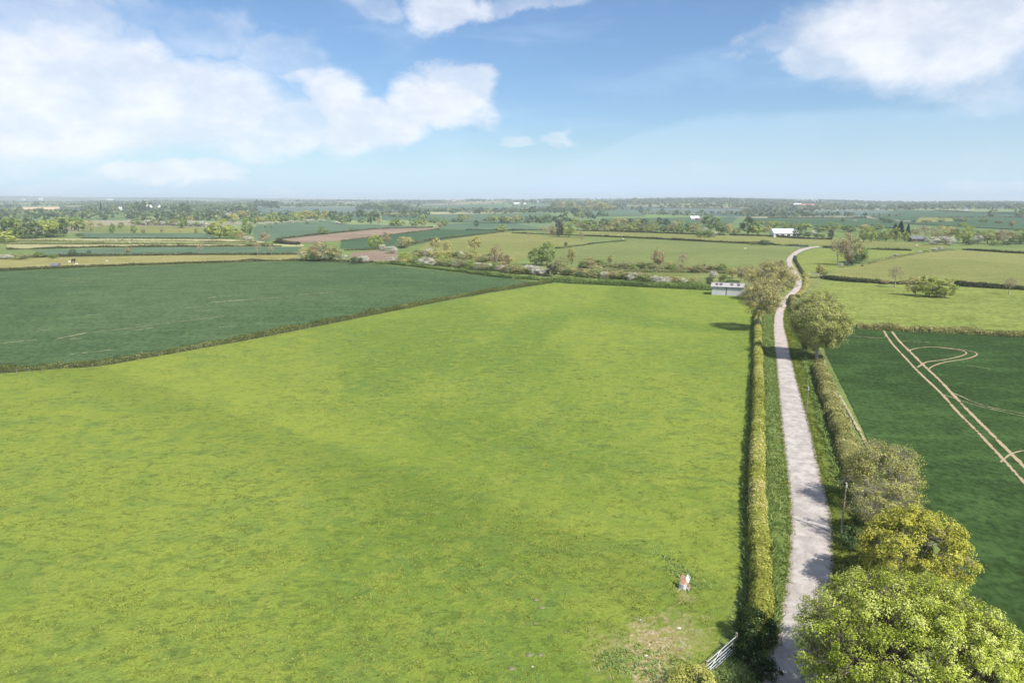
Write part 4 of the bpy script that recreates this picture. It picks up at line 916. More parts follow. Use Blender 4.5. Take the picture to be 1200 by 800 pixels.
def scatter_poly(n, poly):
    A = np.array([p[:2] for p in poly]); P = np.stack([rng.uniform(A[:, 0].min(), A[:, 0].max(), n), rng.uniform(A[:, 1].min(), A[:, 1].max(), n)], 1)
    return P[inpoly(P, poly)]
lp = list(off(EL[near], -2.7)) + list(off(EL[near], -.05))[::-1]
P = scatter_poly(170000, lp); P = P[vnoise(P, 1.1, 8) > .34]; tufts('verge_grass', P[:24000], .17, .17, 5, LM['verge'], 8, .0, .9, z=.1)
rp = list(off(NR_, .05)) + list(off(HR, .5))[::-1]
P = scatter_poly(170000, rp); P = P[vnoise(P, 1.4, 9) > .45]; tufts('verge_grass', P[:20000], .15, .16, 5, LM['grass'], 9, .0, .75, z=.1)
P = scatter_poly(90000, list(off(HR, 1.2)) + list(off(HR, 2.6))[::-1]); tufts('bank_grass', P[:9000], .35, .2, 4, LM['scrub'], 10, .2, 1, z=.1)
def along(P, n, a, b): k = rng.integers(0, len(P), n); return np.stack([P[k, 0] + rng.uniform(a, b, n), P[k, 1] + rng.normal(size=n) * .3], 1)
NE = EL[near]; NH = resample([Vector(p) for p in catmull([G(*p) for p in LANEH], 1.0)], 400)
tufts('verge_grass', np.concatenate([along(NE, 2600, -.35, .16), along(NR_, 2600, -.16, .35)]), .10, .13, 5, LM['grass'], 12, .0, .8, z=.11)
tufts('hedge_bottom', np.concatenate([along(NH, 1500, -1.15, -.6), along(NH, 3000, .6, 1.3)]), .42, .2, 5, LM['verge'], 13, .0, .8, z=.1)
tufts('hedge_bottom', along(HR, 2600, -1.4, -.7), .38, .2, 5, LM['verge'], 14, .0, .8, z=.1)
# nettles and weeds round the broken stump and the gateway
def blob(px, py, r, n): g = G(px, py); return np.array([[g.x, g.y]]) + rng.normal(size=(n, 2)) * r * .5
P = np.concatenate([blob(797, 672, 1.3, 240), blob(812, 686, 1.0, 150), blob(722, 776, 1.1, 320), blob(765, 786, 2.2, 320), blob(792, 779, 1.6, 240), blob(450, 463, .9, 90), blob(597, 449, 1.8, 150), blob(560, 452, 1.8, 60), blob(845, 792, 1.4, 500), blob(780, 655, 1.4, 140)])
P = P[::3]; tufts('nettles', P, .14, .14, 5, LM['verge'], 11, .15, .9, z=.07)

# ------------------------------------------------------------------ gate, posts, stump, stones
STEEL = simple('galvanised_steel', (.72, .73, .75), .45, .08, 8, .25, .5)
WOODP = simple('weathered_wood', (.34, .29, .22), .9, .25, 5)
WOODG = simple('silver_wood', (.62, .61, .60), .9, .15, 6)
SPLIT = simple('split_white_wood', (.86, .84, .80), .8, .08, 6)
HEART = simple('orange_heartwood', (.42, .25, .16), .9, .18, 5)
WIRE = simple('wire', (.4, .4, .4), .5, .1, 5, .5)
def rod(bm_paths, sides=6): return tubes(bm_paths, sides)
ga, gb = G(827, 795), G(860.5, 764.5)
gl = (gb - ga).length; ang = math.atan2(gb.y - ga.y, gb.x - ga.x)
gate = thing('field_gate', ga, 'silver galvanised five bar metal gate beside the clipped hedge end', 'gate', rz=ang)
V, F = tubes([(np.array([[0, 0, .15], [0, 0, 1.25]]), [.032, .032]), (np.array([[gl, 0, .1], [gl, 0, 1.3]]), [.036, .036])]); link('gate_frame', mesh_np('gate_frame', V, F, smooth=True), STEEL, gate)
bar = None
for k, z in enumerate((.18, .40, .64, .90, 1.20)):
    if bar is None:
        V, F = tubes([(np.array([[0, 0, 0], [gl, 0, 0]]), [.03, .03])]); bar = mesh_np('bar', V, F, smooth=True)
    o = link('bar', bar, STEEL, gate); o.location = (0, 0, z)
V, F = tubes([(np.array([[gl * .03, .03, .2], [gl * .5, .03, 1.18]]), [.02, .02]), (np.array([[gl * .5, .03, .2], [gl * .5, .03, 1.18]]), [.02, .02])]); link('brace', mesh_np('brace', V, F), STEEL, gate)
def post(px, py, h, r, label, cat='post', name='gate_post', group=None, mat=WOODP):
    g = G(px, py); V, F = tubes([(np.array([[0, 0, -.3], [.01, 0, h * .5], [.02, .01, h]]), [r, r * .95, r * .9]), (np.array([[.02, .01, h], [.02, .01, h + .01]]), [r * .9, .01])], 7)
    return tag(link(name, mesh_np(name, V, F, smooth=False), mat, loc=g), label, cat, group)
post(861.5, 763.5, 1.45, .09, 'wooden gate post at the hinge end of the metal gate'); post(826, 796, 1.4, .09, 'wooden gate post at the latch end of the metal gate')
def pole(px, py, h, label):
    g = G(px, py); o = thing('utility_pole', g, label, 'pole', 'utility poles on the right verge')
    V, F = tubes([(np.array([[0, 0, -.4], [0, 0, h * .5], [.02, 0, h]]), [.085, .075, .06])], 8); link('pole_shaft', mesh_np('pole_shaft', V, F, smooth=True), WOODP, o)
    bm = bmesh.new(); box(bm, (0, -.12, h - .25), (.1, .1, .3)); bmobj('bracket', bm, STEEL, o)
    bm = bmesh.new(); bmesh.ops.create_cone(bm, cap_ends=True, segments=8, radius1=.07, radius2=.02, depth=.08); 
    for v in bm.verts: v.co.z += h + .04
    bmobj('pole_cap', bm, STEEL, o)
pole(985.3, 627, 5.1, 'nearest thin wooden pole standing beside the twiggy ochre tree'); pole(944.6, 485, 4.0, 'farther thin wooden pole alone on the right verge')
for i, (x, y, h) in enumerate([(912, 655, .5), (1010, 330, 1)][:0]): pass
# the broken stump
sg = G(800, 690); st = thing('broken_stump', sg, 'broken tree stump with orange heartwood and white splinters on the bright pasture', 'stump', rz=-.25)
def chunk(name, pts_bottom, pts_top, mat, parent):
    bm = bmesh.new(); a = [bm.verts.new(p) for p in pts_bottom]; b = [bm.verts.new(p) for p in pts_top]; n = len(a)
    bm.faces.new(a[::-1]); bm.faces.new(b)
    for i in range(n): bm.faces.new((a[i], a[(i + 1) % n], b[(i + 1) % n], b[i]))
    bmesh.ops.recalc_face_normals(bm, faces=bm.faces); return bmobj(name, bm, mat, parent)
def ringp(cx, cy, r, z, n, seed, tilt=(0, 0)):
    q = random.Random(seed); return [(cx + r * q.uniform(.85, 1.12) * math.cos(i * 2 * math.pi / n), cy + r * q.uniform(.85, 1.12) * math.sin(i * 2 * math.pi / n), z + tilt[0] * math.cos(i * 2 * math.pi / n) + tilt[1] * math.sin(i * 2 * math.pi / n)) for i in range(n)]
chunk('trunk', ringp(0, 0, .34, -.1, 9, 1), ringp(0, .02, .28, .62, 9, 2, (0, .10)), WOODG, st)
chunk('heartwood', ringp(0, .03, .29, .60, 9, 2, (0, .10)), ringp(-.02, .18, .20, .92, 9, 3, (.05, .16)), HEART, st)
chunk('heartwood', ringp(.42, .12, .20, -.05, 7, 5), ringp(.36, .14, .12, .42, 7, 6, (.06, .05)), HEART, st)
r_ = random.Random(4)
for i, (bx, by, ex, ey, ez, w0) in enumerate([(.22, .30, .38, .72, 1.0, .085), (.28, .25, .46, .66, .92, .08), (.31, .22, .56, .58, .80, .06), (.18, .33, .30, .70, .90, .075), (.0, .3, -.35, .6, .95, .035), (.35, -.1, .5, -.45, .12, .05), (.25, .3, .46, .78, .7, .06)]):
    V, F = tubes([(np.array([[bx, by, .25], [(bx + ex) / 2 + r_.uniform(-.03, .03), (by + ey) / 2, (.25 + ez) / 2], [ex, ey, ez]]), [w0, w0 * .8, .012])], 4)
    link('splinter', mesh_np('splinter', V, F), SPLIT if i < 4 or i == 6 else WOODG, st)
for i in range(5):
    a = i * 1.3; V, F = tubes([(np.array([[.25 * math.cos(a), .25 * math.sin(a), .12], [.5 * math.cos(a), .5 * math.sin(a), .05], [.8 * math.cos(a + .2), .8 * math.sin(a + .2), -.06]]), [.09, .06, .02])], 5)
    link('root', mesh_np('root', V, F), WOODP, st)
# molehills and pale stones
EARTH = simple('grey_earth', (.22, .215, .12), .95, .25, 3); STONE = simple('pale_stone', (.66, .60, .52), .9, .15, 5)
def mound(px, py, r, h, mat, name, label, cat, group, seed):
    g = G(px, py); bm = bmesh.new(); bmesh.ops.create_icosphere(bm, subdivisions=2, radius=1.0); q = random.Random(seed)
    for v in bm.verts:
        k = q.uniform(.82, 1.15); v.co = Vector((v.co.x * r * k, v.co.y * r * .8 * k, v.co.z * h * k))
    o = bmobj(name, bm, mat); o.location = g + Vector((0, 0, .06)); tag(o, label, cat, group)
for i, (x, y, r, lb) in enumerate([(628, 703.5, .24, 'upper left'), (634.5, 712.5, .26, 'upper right'), (627, 731, .2, 'middle'), (620.5, 768, .27, 'lower left'), (633, 768, .22, 'lower right'), (599, 784, .26, 'nearest and leftmost'), (662, 741, .13, 'small right hand'), (643, 745, .12, 'tiny middle')]):
    mound(x, y, r, .10, EARTH, 'molehill', f'{lb} grey molehill of the scattered group on the pasture', 'molehill', 'molehills on the near pasture', i)
for i, (x, y, r, lb) in enumerate([(795.5, 736.5, .17, 'largest pale stone alone on the worn grass'), (751, 727, .10, 'pale stone above the bare earth patch'), (757, 769, .13, 'pale stone on the bare earth patch'), (764, 778, .10, 'pale stone among the weeds by the bare patch'), (770, 793, .14, 'pale stone nearest the yellow green bush'), (761, 756, .09, 'small pale stone at the top of the bare patch'), (624, 782, .08, 'small pale stone near the lowest molehills')]):
    mound(x, y, r, .08, STONE, 'stone', lb, 'stone', 'pale stones in the gateway', 20 + i)
# wire fence along the near side of the left hedge
fp = catmull([G(*p) for p in [(-110, 449.5), (0, 441), (70, 436), (130, 430.5), (215, 415), (300, 399.5), (380, 383), (450, 368.5)]], 1.0)
fl = resample(fp, int(sum((fp[i + 1] - fp[i]).length for i in range(len(fp) - 1)) / 3.7))
fence = thing('wire_fence', Vector(fl[0]), 'post and wire fence along the near side of the long left hedge', 'fence')
V, F = tubes([(np.array([[0, 0, -.2], [0, 0, 1.15]]), [.04, .036]), (np.array([[0, 0, 1.15], [0, 0, 1.17]]), [.036, .005])], 6); pm = mesh_np('post', V, F); pm.materials.append(WOODP)
for i, p in enumerate(fl):
    o = link('post', pm, None, fence); o.location = Vector(p) - Vector(fl[0]); o.rotation_euler = (prng.uniform(-.06, .06), prng.uniform(-.06, .06), 0)
for z in (.45, .78, 1.08):
    V, F = tubes([(fl - fl[0] + np.array([0, 0, z]), np.full(len(fl), .008))], 3); link('wire', mesh_np('wire', V, F), WIRE, fence)
# railed fences by the lane bend
def rails(pa, pb, n, label, h=1.1):
    a, b = G(*pa), G(*pb); L = (b - a).length; o = thing('rail_fence', a, label, 'fence', rz=math.atan2(b.y - a.y, b.x - a.x))
    bm = bmesh.new(); box(bm, (0, 0, h / 2), (.14, .14, h + .2)); pm = bpy.data.meshes.new('post'); bm.to_mesh(pm); bm.free(); pm.materials.append(WOODG)
    for i in range(n): link('post', pm, None, o).location = (L * i / (n - 1), 0, 0)
    bm = bmesh.new(); box(bm, (L / 2, -.09, 0), (L, .05, .13)); rm = bpy.data.meshes.new('rail'); bm.to_mesh(rm); bm.free(); rm.materials.append(WOODG)
    for z in (.35, .65, .98): link('rail', rm, None, o).location = (0, 0, z)
rails((951, 321.6), (959, 322.2), 4, 'pale wooden rail fence left of the small tree at the lane bend')
rails((929, 289.6), (946, 290.8), 6, 'low grey rail fence at the far end of the lane')

# ------------------------------------------------------------------ barn and far buildings
def corr(name, x0, x1, z0, z1, mat, parent, y=0.0, pitch=.30, amp=.03):
    n = int((x1 - x0) / pitch * 4); xs = np.linspace(x0, x1, n); ys = y + amp * np.sin((xs - x0) / pitch * 2 * np.pi)
    V = np.concatenate([np.stack([xs, ys, np.full(n, z0)], 1), np.stack([xs, ys, np.full(n, z1)], 1)]); i = np.arange(n - 1)
    return link(name, mesh_np(name, V, np.stack([i, i + 1, i + 1 + n, i + n], 1)), mat, parent)
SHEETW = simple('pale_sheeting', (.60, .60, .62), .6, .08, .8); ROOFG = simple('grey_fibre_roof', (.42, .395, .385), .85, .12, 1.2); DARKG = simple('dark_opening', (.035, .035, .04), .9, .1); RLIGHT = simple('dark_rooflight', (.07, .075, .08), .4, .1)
BRICKR = simple('rusty_sheet', (.34, .22, .17), .9, .2)
a, b = G(833.6, 345.6), G(870.6, 347.2); BW = (b - a).length; BD = 4.8; EV = 2.85; RG = 3.85
barn = thing('barn', a, 'small white sheet metal field barn with grey roof left of the lane', 'barn', rz=math.atan2(b.y - a.y, b.x - a.x))
corr('door_panel', .08, BW * .45, .08, EV - .28, SHEETW, barn, y=-.06); corr('door_panel', BW * .48, BW - .1, .08, EV - .28, SHEETW, barn, y=-.06)
bm = bmesh.new(); box(bm, (BW / 2, .12, EV / 2), (BW - .1, .12, EV)); bmobj('shade_backing', bm, DARKG, barn)  # near-black slab paints the unlit inside seen between the door panels
bm = bmesh.new(); box(bm, (BW / 2, BD - .1, EV / 2), (BW - .1, .1, EV)); bmobj('back_wall', bm, SHEETW, barn)
for xx, lb in ((0.03, None), (BW - .03, None)):
    bm = bmesh.new(); v = [bm.verts.new(p) for p in [(xx, 0, 0), (xx, BD, 0), (xx, BD, EV), (xx, BD / 2, RG - .06), (xx, 0, EV)]]; f = bm.faces.new(v)
    g = bmesh.ops.extrude_face_region(bm, geom=[f]); bmesh.ops.translate(bm, vec=(.08 if xx > 1 else -.08, 0, 0), verts=[q for q in g['geom'] if isinstance(q, bmesh.types.BMVert)])
    bmesh.ops.recalc_face_normals(bm, faces=bm.faces); bmobj('gable_wall', bm, SHEETW, barn)
bm = bmesh.new(); box(bm, (BW - .35, -.12, .35), (.55, .06, .7)); bmobj('patch_panel', bm, BRICKR, barn)
for sgn in (0, 1):
    n = 120; xs = np.linspace(-.3, BW + .3, n); y0, y1 = (-.35, BD / 2) if sgn == 0 else (BD + .35, BD / 2)
    amp = .03 * np.sin(xs / .33 * 2 * np.pi); z0 = EV - .05 + amp; z1 = RG + amp
    V = np.concatenate([np.stack([xs, np.full(n, y0), z0], 1), np.stack([xs, np.full(n, y1), z1], 1)]); i = np.arange(n - 1); F = np.stack([i, i + 1, i + 1 + n, i + n], 1)
    rf = link('roof_slope', mesh_np('roof_slope', V, F), ROOFG, barn)
    if sgn == 0:
        for fx in (.15, .285, .625, .84):
            t0, t1 = .38, .80; bm = bmesh.new(); x0, x1 = BW * fx - .42, BW * fx + .42
            pts = [(x0, t0), (x1, t0), (x1, t1), (x0, t1)]; up_ = .06
            vs = [bm.verts.new((x, y0 + (y1 - y0) * t, EV - .05 + (RG - EV + .05) * t + up_)) for x, t in pts]; vb = [bm.verts.new(v.co - Vector((0, 0, .08))) for v in vs]
            bm.faces.new(vs)
            for i2 in range(4): bm.faces.new((vb[i2], vb[(i2 + 1) % 4], vs[(i2 + 1) % 4], vs[i2]))
            bmobj('rooflight', bm, RLIGHT, rf)
bm = bmesh.new(); box(bm, (BW / 2, BD / 2, RG + .03), (BW + .6, .3, .1)); bmobj('ridge_cap', bm, ROOFG, barn)
bm = bmesh.new(); box(bm, (BW / 2, -.38, EV - .12), (BW + .5, .1, .1)); bmobj('eave_strip', bm, DARKG, barn)  # dark strip along under the front eave

WHITEW = simple('white_render', (.80, .79, .75), .8, .05, .3); BRICK = simple('red_brick', (.36, .18, .13), .9, .1, .3); SLATE = simple('slate_roof', (.17, .17, .19), .7, .1, .3); TILE = simple('orange_tile', (.40, .19, .12), .85, .1, .3); WROOF = simple('white_sheet_roof', (.85, .86, .88), .5, .05, .3); GLASSD = simple('dark_window', (.04, .045, .05), .2, .1); TIMB = simple('brown_boarding', (.17, .13, .10), .9, .1, .3)
def house(px, yb, wpx, epx, rpx, wall, roof, label, cat='house', name='house', depth=.6, rz=0.0, win=3, chim=True, group='far houses and farm buildings'):
    p = G(px, yb); s = mpp(p); w_, e_, r2 = wpx * s, epx * s, (epx + rpx) * s; d = min(max(w_ * depth, 5), 22)
    o = thing(name, p, label, cat, group, rz)
    bm = bmesh.new(); V_ = [(-w_ / 2, -d / 2, -1), (w_ / 2, -d / 2, -1), (w_ / 2, d / 2, -1), (-w_ / 2, d / 2, -1), (-w_ / 2, -d / 2, e_), (w_ / 2, -d / 2, e_), (w_ / 2, d / 2, e_), (-w_ / 2, d / 2, e_), (-w_ / 2, 0, r2 - .05), (w_ / 2, 0, r2 - .05)]
    v = [bm.verts.new(q) for q in V_]
    for f in [(0, 1, 5, 4), (2, 3, 7, 6), (1, 2, 6, 9, 5), (3, 0, 4, 8, 7)]: bm.faces.new([v[i] for i in f])
    bmobj('wall', bm, wall, o)
    bm = bmesh.new(); ov = .4
    for sg in (-1, 1):
        q = [(-w_ / 2 - ov, sg * (d / 2 + ov), e_ - .25), (w_ / 2 + ov, sg * (d / 2 + ov), e_ - .25), (w_ / 2 + ov, 0, r2), (-w_ / 2 - ov, 0, r2)]
        a_ = [bm.verts.new(x) for x in q]; b_ = [bm.verts.new((x[0], x[1], x[2] + .25)) for x in q]; bm.faces.new(a_); bm.faces.new(b_)
        for i in range(4): bm.faces.new((a_[i], a_[(i + 1) % 4], b_[(i + 1) % 4], b_[i]))
    bmesh.ops.recalc_face_normals(bm, faces=bm.faces); rf = bmobj('roof', bm, roof, o)
    if chim:
        bm = bmesh.new(); box(bm, (w_ * .3, 0, r2 + .6), (.9, .7, 2.0)); bmobj('chimney', bm, BRICK, rf)
    wm = None
    for i in range(win):
        if wm is None:
            bm = bmesh.new(); box(bm, (0, 0, 0), (w_ * .12, .12, e_ * .38)); wm = bpy.data.meshes.new('window'); bm.to_mesh(wm); bm.free(); wm.materials.append(GLASSD)
        link('window', wm, None, o).location = ((i + .5) / win * w_ - w_ / 2, -d / 2 - .05, e_ * .55)
    return o
house(917.5, 277.3, 26, 4.5, 4.2, WHITEW, WROOF, 'long low white roofed farm shed among trees', 'barn', 'farm_shed', .9, -.12, 4, False)
house(927, 277.6, 12, 3, 2, TIMB, SLATE, 'grey lean-to at the right end of the long white shed', 'barn', 'farm_shed', .7, -.12, 2, False)
house(1074, 282.8, 17, 3.2, 2.6, TIMB, SLATE, 'low grey roofed shed between conifers and white blossom', 'barn', 'farm_shed', .5, .05, 3, False)
house(65, 314.4, 6.2, 4.0, 1.4, WHITEW, SLATE, 'tiny white shed with slate roof on the tan field', 'shed', 'shed', .6, .35, 1, False)
house(813.5, 256.8, 10, 1.6, 1.8, WHITEW, WROOF, 'white farm building above the central tree belt', 'barn', 'farm_shed', .7, .1, 3, False)
house(819.5, 258, 7, 1.4, 1.2, BRICK, SLATE, 'small pinkish building right below the white farm building', 'barn', 'farm_shed', .7, .1, 2, False)
house(934, 241.8, 9, 1.6, 1.8, WHITEW, WROOF, 'white building left of the long red roof', 'house', 'house', .6, 0, 3, False)
house(946, 243, 15, 2.2, 1.8, BRICK, TILE, 'long red brick building on the right skyline', 'house', 'house', .4, 0, 5, True)
house(176, 245.6, 6, 3, 2.2, WHITEW, WROOF, 'left wing of the white country house by the dark grove', 'house', 'house', .6, .2, 2)
house(185, 244.5, 7, 2.6, 2, WHITEW, SLATE, 'right wing of the white country house by the dark grove', 'house', 'house', .6, -.5, 3)
house(141, 246, 4.5, 2.0, 1, WHITEW, WROOF, 'small white building left of the dark grove', 'house', 'house', .6, .2, 2)
house(15, 246, 6, 1.4, 1, WHITEW, SLATE, 'white building left of the orange soil field', 'house', 'house', .6, 0, 2)
house(132, 248, 2.5, 2.2, .8, WHITEW, WROOF, 'tiny white cottage right of the tall thin conifer', 'house', 'house', .6, 0, 1)
house(605.5, 239.8, 6.5, 1.3, 1, WHITEW, WROOF, 'white roofed shed far off on the central plain', 'barn', 'farm_shed', .6, 0, 3, False)
house(615, 239.6, 3, 1, .6, WHITEW, WROOF, 'small white shed right of the central plain shed', 'barn', 'farm_shed', .6, 0, 2, False)
house(633, 237.2, 7, 1.0, .6, WHITEW, WROOF, 'thin white building line beneath the central horizon', 'house', 'house', .6, 0, 3, False)
house(986, 242.6, 4, 1.2, 1, WHITEW, TILE, 'left white house below the right horizon', 'house', 'house', .6, 0, 2)
house(991, 242.2, 3, 1.2, .8, WHITEW, SLATE, 'right white house below the right horizon', 'house', 'house', .6, 0, 2)
house(1026, 244.8, 5, 1.8, 1.2, WHITEW, SLATE, 'white house in the trees left of the tall white mast', 'house', 'house', .6, 0, 2)
house(870, 236.4, 5, 1.4, 1, WHITEW, SLATE, 'white house on the flank of the wooded ridge', 'house', 'house', .6, 0, 2)
house(875, 238.6, 5, 1.4, 1, WHITEW, SLATE, 'lower white house on the flank of the wooded ridge', 'house', 'house', .6, 0, 2)
house(1132, 246.2, 4, 1.2, .8, WHITEW, SLATE, 'pale house above the far right hedge', 'house', 'house', .6, 0, 2)
house(1161, 238.2, 3, 1.4, .8, WHITEW, SLATE, 'pale house on the far right skyline', 'house', 'house', .6, 0, 1)
house(28, 234.6, 3, 1.5, .8, WHITEW, SLATE, 'white house on the far left skyline', 'house', 'house', .6, 0, 1)
house(48, 234.4, 4, 1.2, .8, WHITEW, WROOF, 'long white roof on the far left skyline', 'house', 'house', .6, 0, 1)
house(129, 234.8, 7, 1.0, .6, WHITEW, WROOF, 'long pale building on the left skyline', 'house', 'house', .6, 0, 2)
house(521, 235.2, 6, 1.2, .8, WHITEW, SLATE, 'left pale house on the central skyline', 'house', 'house', .6, 0, 2)
house(531, 235.4, 5, 1.2, .8, WHITEW, TILE, 'right pale house on the central skyline', 'house', 'house', .6, 0, 2)
house(444, 235.6, 6, 1.2, .8, WHITEW, SLATE, 'pale house on the horizon above the dark plantation', 'house', 'house', .6, 0, 2)
house(1105, 238.2, 9, 1.6, .8, BRICK, TILE, 'long reddish building on the right horizon', 'house', 'house', .4, 0, 4)
# church tower by the country house, and the mast
p = G(174, 244); s = mpp(p); ch = thing('church', p, 'white church tower with pointed spire beside the country house', 'church')
bm = bmesh.new(); box(bm, (0, 0, 1.6 * s), (1.5 * s, 1.5 * s, 3.4 * s)); bmobj('tower', bm, WHITEW, ch)
bm = bmesh.new(); bmesh.ops.create_cone(bm, cap_ends=True, segments=8, radius1=.8 * s, radius2=.05, depth=3.6 * s)
for v in bm.verts: v.co.z += 5.1 * s
bmobj('spire', bm, WHITEW, ch)
p = G(1060.5, 241); s = mpp(p); ms_ = thing('mast', p, 'tall thin white tower rising above the right horizon', 'tower')
V, F = tubes([(np.array([[0, 0, -1], [0, 0, 4 * s], [0, 0, 7.5 * s]]), [.45 * s, .36 * s, .28 * s])], 8); link('shaft', mesh_np('shaft', V, F, smooth=True), WHITEW, ms_)
V, F = tubes([(np.array([[0, 0, 7.5 * s], [0, 0, 9.0 * s]]), [.08 * s, .04 * s])], 5); link('antenna', mesh_np('antenna', V, F), WHITEW, ms_)

# ------------------------------------------------------------------ sheep and cattle on the far pastures
FLEECE = simple('fleece', (.72, .68, .58), .95, .1, 6); HIDE = simple('black_hide', (.05, .045, .04), .8, .2, 6)
def beast_mesh(nm, k, mat):
    me = bpy.data.meshes.new(nm)
    L = [(0, 0, .62), (.35, 0, .66), (-.38, 0, .64), (.55, 0, .80), (.74, 0, .78), (-.52, 0, .55)]; E = [(0, 1), (0, 2), (1, 3), (3, 4), (2, 5)]; R = [.27, .24, .25, .13, .08, .05]
    for x in (.3, -.34):
        for y in (.13, -.13):
            j = len(L); b0 = 1 if x > 0 else 2; L += [(x, y, .38), (x - .03 * (1 if x < 0 else -0.5), y, .2), (x, y, .0)]; R += [.085, .05, .04]; E += [(b0, j), (j, j + 1), (j + 1, j + 2)]
    me.from_pydata([tuple(c * k for c in v) for v in L], E, []); me.materials.append(mat)
    o = bpy.data.objects.new(nm, me); C.objects.link(o); md = o.modifiers.new('skin', 'SKIN'); o.modifiers.new('sub', 'SUBSURF').levels = 1; o.modifiers['sub'].render_levels = 1
    for i, v in enumerate(me.skin_vertices[0].data): v.radius = (R[i] * k, R[i] * k); v.use_root = i == 0
    return o
sheep0 = beast_mesh('sheep', 1.0, FLEECE); cow0 = beast_mesh('cow', 1.6, HIDE)
first = {'s': True, 'c': True}
for (x, y, k, rz, lb) in [(873, 292.6, 's', .3, 'white sheep standing alone on the pasture above the barn'), (935.6, 292.8, 's', 1.9, 'white sheep beside the far curve of the lane'), (696.5, 285.6, 's', 2.4, 'white sheep near the slanting hedge on the central pasture'),
        (81.5, 308.6, 's', .2, 'left white sheep near the black cow on the tan field'), (89.5, 311.4, 's', .5, 'white sheep lying below the black cow'), (125.5, 307.6, 's', 2.8, 'white sheep alone right of the black cow on the tan field'), (86, 307.6, 'c', .2, 'black cow on the tan field near the tiny shed'),
        (725, 276.4, 's', 1.0, 'left of two sheep on the narrow central pasture'), (729, 276.6, 's', 2.0, 'right of two sheep on the narrow central pasture'), (730, 281.3, 's', .1, 'white sheep at the top of the slanting hedge'), (1074, 288.6, 's', .6, 'white sheep below the low grey shed')]:
    o0 = sheep0 if k == 's' else cow0
    if first[k]: o = o0; first[k] = False
    else:
        o = o0.copy(); C.objects.link(o)
    o.location = G(x, y) + Vector((0, 0, .05)); o.rotation_euler.z = rz; o.scale = (1.25,) * 3; tag(o, lb, 'sheep' if k == 's' else 'cow', 'animals grazing the far pastures')

# ------------------------------------------------------------------ far woodland and hedgerow trees that read as one mass
def proj(P):
    x, y, z = P[:, 0], P[:, 1], P[:, 2] - CAMH; d = y * CP - z * SP; u = y * SP + z * CP
    return 600 + 800 * x / d, 400 - 800 * u / d
rng = np.random.default_rng(99); pts = []; hts = []
def line(x, y, a, L, sp, h):
    n = max(2, int(L / sp)); t = np.linspace(-.5, .5, n) * L + rng.normal(size=n) * sp * .3
    pts.append(np.stack([x + t * math.cos(a) + rng.normal(size=n) * 2, y + t * math.sin(a) + rng.normal(size=n) * 2], 1)); hts.append(h * rng.uniform(.5, 1.25, n))
for _ in range(760):
    r = rng.uniform(1150, 9300) ** 1.0; th = rng.uniform(-.70, .70); x, y = r * math.sin(th), r * math.cos(th)
    a = rng.choice([.15, 1.65, .4, 1.9, -.1]) + rng.normal() * .12
    line(x, y, a, rng.uniform(160, 620), rng.uniform(9, 26) * (1 + r / 9000), rng.uniform(5, 10))
for _ in range(95):   # copses
    r = rng.uniform(1500, 9000); th = rng.uniform(-.70, .70); x, y = r * math.sin(th), r * math.cos(th); n = int(rng.uniform(30, 130)); s1, s2 = rng.uniform(30, 150), rng.uniform(20, 60)
    pts.append(np.stack([x + rng.normal(size=n) * s1, y + rng.normal(size=n) * s2], 1)); hts.append(rng.uniform(8, 14, n))
def wood(poly_px, n, h):
    pz = [G(*p) for p in poly_px]; A = np.array([p[:2] for p in pz]); P = np.stack([rng.uniform(A[:, 0].min(), A[:, 0].max(), n * 4), rng.uniform(A[:, 1].min(), A[:, 1].max(), n * 4)], 1); P = P[inpoly(P, pz)][:n]
    pts.append(P); hts.append(rng.uniform(h * .7, h * 1.25, len(P)))
keep_wood = len(pts)
wood([(645, 247), (720, 247), (735, 241), (700, 238.5), (650, 240)], 420, 12)
wood([(300, 242), (326, 242), (326, 237.5), (300, 237.5)], 200, 12)
wood([(420, 245), (480, 246), (470, 240.5), (430, 240)], 260, 11)
wood([(690, 240), (900, 240), (900, 235), (830, 233.5), (750, 234)], 900, 12)
wood([(100, 250), (300, 250), (300, 239), (100, 239)], 700, 10)
wood([(860, 244), (1010, 245), (1000, 240), (860, 239)], 420, 10)
wood([(1040, 245), (1200, 247), (1230, 239), (1040, 239)], 420, 10)
wood([(1055, 245.5), (1085, 245.5), (1085, 241), (1055, 241)], 160, 12)
wood([(150, 262), (300, 258), (300, 250), (150, 250)], 260, 8)
wood([(0, 256), (110, 256), (110, 249.5), (0, 249.5)], 130, 8)
wood([(870, 254), (1000, 254), (1000, 252), (870, 251.5)], 120, 7)
wood([(590, 262), (670, 262), (660, 258), (590, 258)], 60, 7)
wood([(310, 246), (420, 241), (420, 239), (310, 239)], 160, 9)
nfix = sum(len(p) for p in pts[keep_wood:])
P = np.concatenate(pts); Hh = np.concatenate(hts); Z = terrain(P[:, 0], P[:, 1]); P3 = np.c_[P, Z]
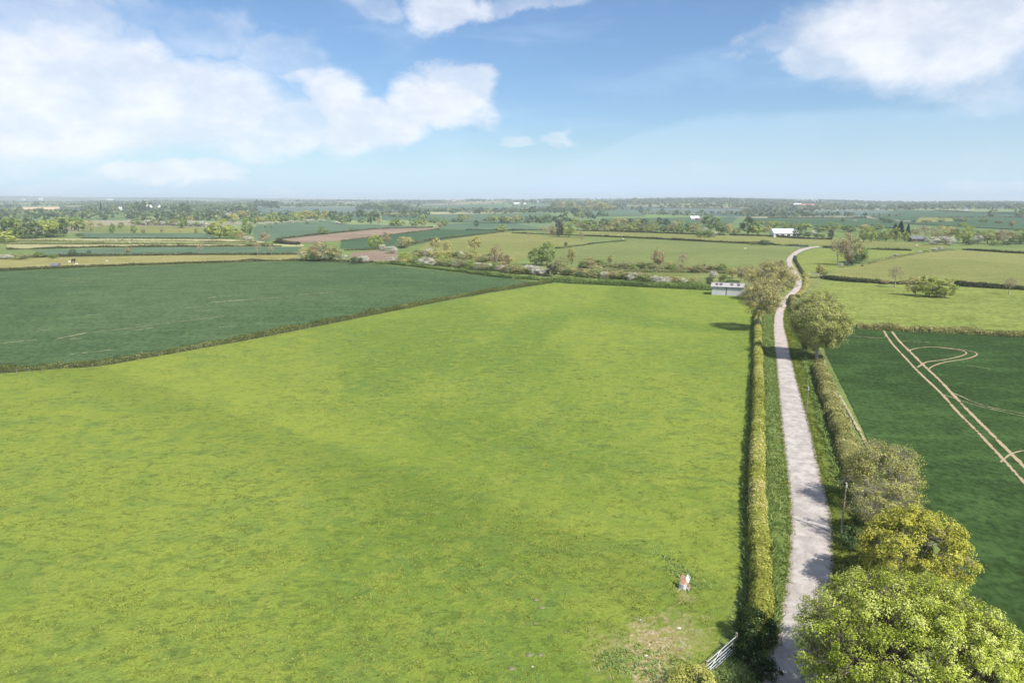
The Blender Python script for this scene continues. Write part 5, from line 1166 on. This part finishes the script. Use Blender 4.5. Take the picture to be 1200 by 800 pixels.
u, v = proj(P3); ok = np.ones(len(P), bool); free = np.arange(len(P)) < len(P) - nfix
for (x0, y0, x1, y1) in [(300, 242.5, 455, 249.5), (350, 239, 412, 240.8), (495, 240, 600, 244.6), (752, 243.5, 872, 250), (954, 246.6, 1200, 254), (880, 255.7, 1060, 266), (1060, 253, 1200, 268), (26, 242, 70, 249), (600, 250, 672, 258), (690, 247, 752, 253), (494, 248.6, 545, 251.6), (500, 252, 600, 258),
        (300, 256, 512, 290), (90, 258, 250, 290), (500, 259, 660, 280), (1060, 262, 1200, 290), (700, 254, 1000, 290)]:
    ok &= ~((u > x0) & (u < x1) & (v > y0) & (v < y1) & free)
ok &= (v < 262) & (P[:, 1] > 0)
P3, Hh = P3[ok], Hh[ok]; n = len(P3); print('far trees', n)
nq = 11; g = rng.normal(size=(n, nq, 3)); g /= np.linalg.norm(g, axis=2)[:, :, None]; g *= rng.uniform(.35, 1, (n, nq, 1))
wd_ = Hh * rng.uniform(.45, .75, n)
c = P3[:, None, :] + g * np.stack([wd_, wd_, Hh * .45], 1)[:, None, :] + np.array([0, 0, 1.]) * (Hh * .5)[:, None, None]
tone = np.clip(np.repeat(rng.uniform(0, 1, n), nq) * .8 + rng.normal(size=n * nq) * .1 + .05, 0, 1)
V, F, T = leaves(rng, c.reshape(-1, 3), np.repeat(Hh * .62, nq), tone, g.reshape(-1, 3) * .6 + np.array([0, 0, .4]), .8)
tag(link('distant_woodland', mesh_np('distant_woodland', V, F, T), LM['farwood']), kind='stuff')

# ------------------------------------------------------------------ air
hm = bpy.data.materials.new('haze'); hm.use_nodes = True; t = NT(hm.node_tree)
pv = t.n('ShaderNodeVolumePrincipled', i_Density=HAZE if 'HAZE' in globals() else 0.00016, i_Anisotropy=0.0); pv.inputs['Color'].default_value = (.86, .95, 1.0, 1)
o_ = t.n('ShaderNodeOutputMaterial'); t.t.links.new(pv.outputs[0], o_.inputs['Volume'])
bm = bmesh.new(); box(bm, (0, 0, 36), (24000, 24000, 116)); hz = bmobj('haze', bm, hm); tag(hz, kind='stuff')
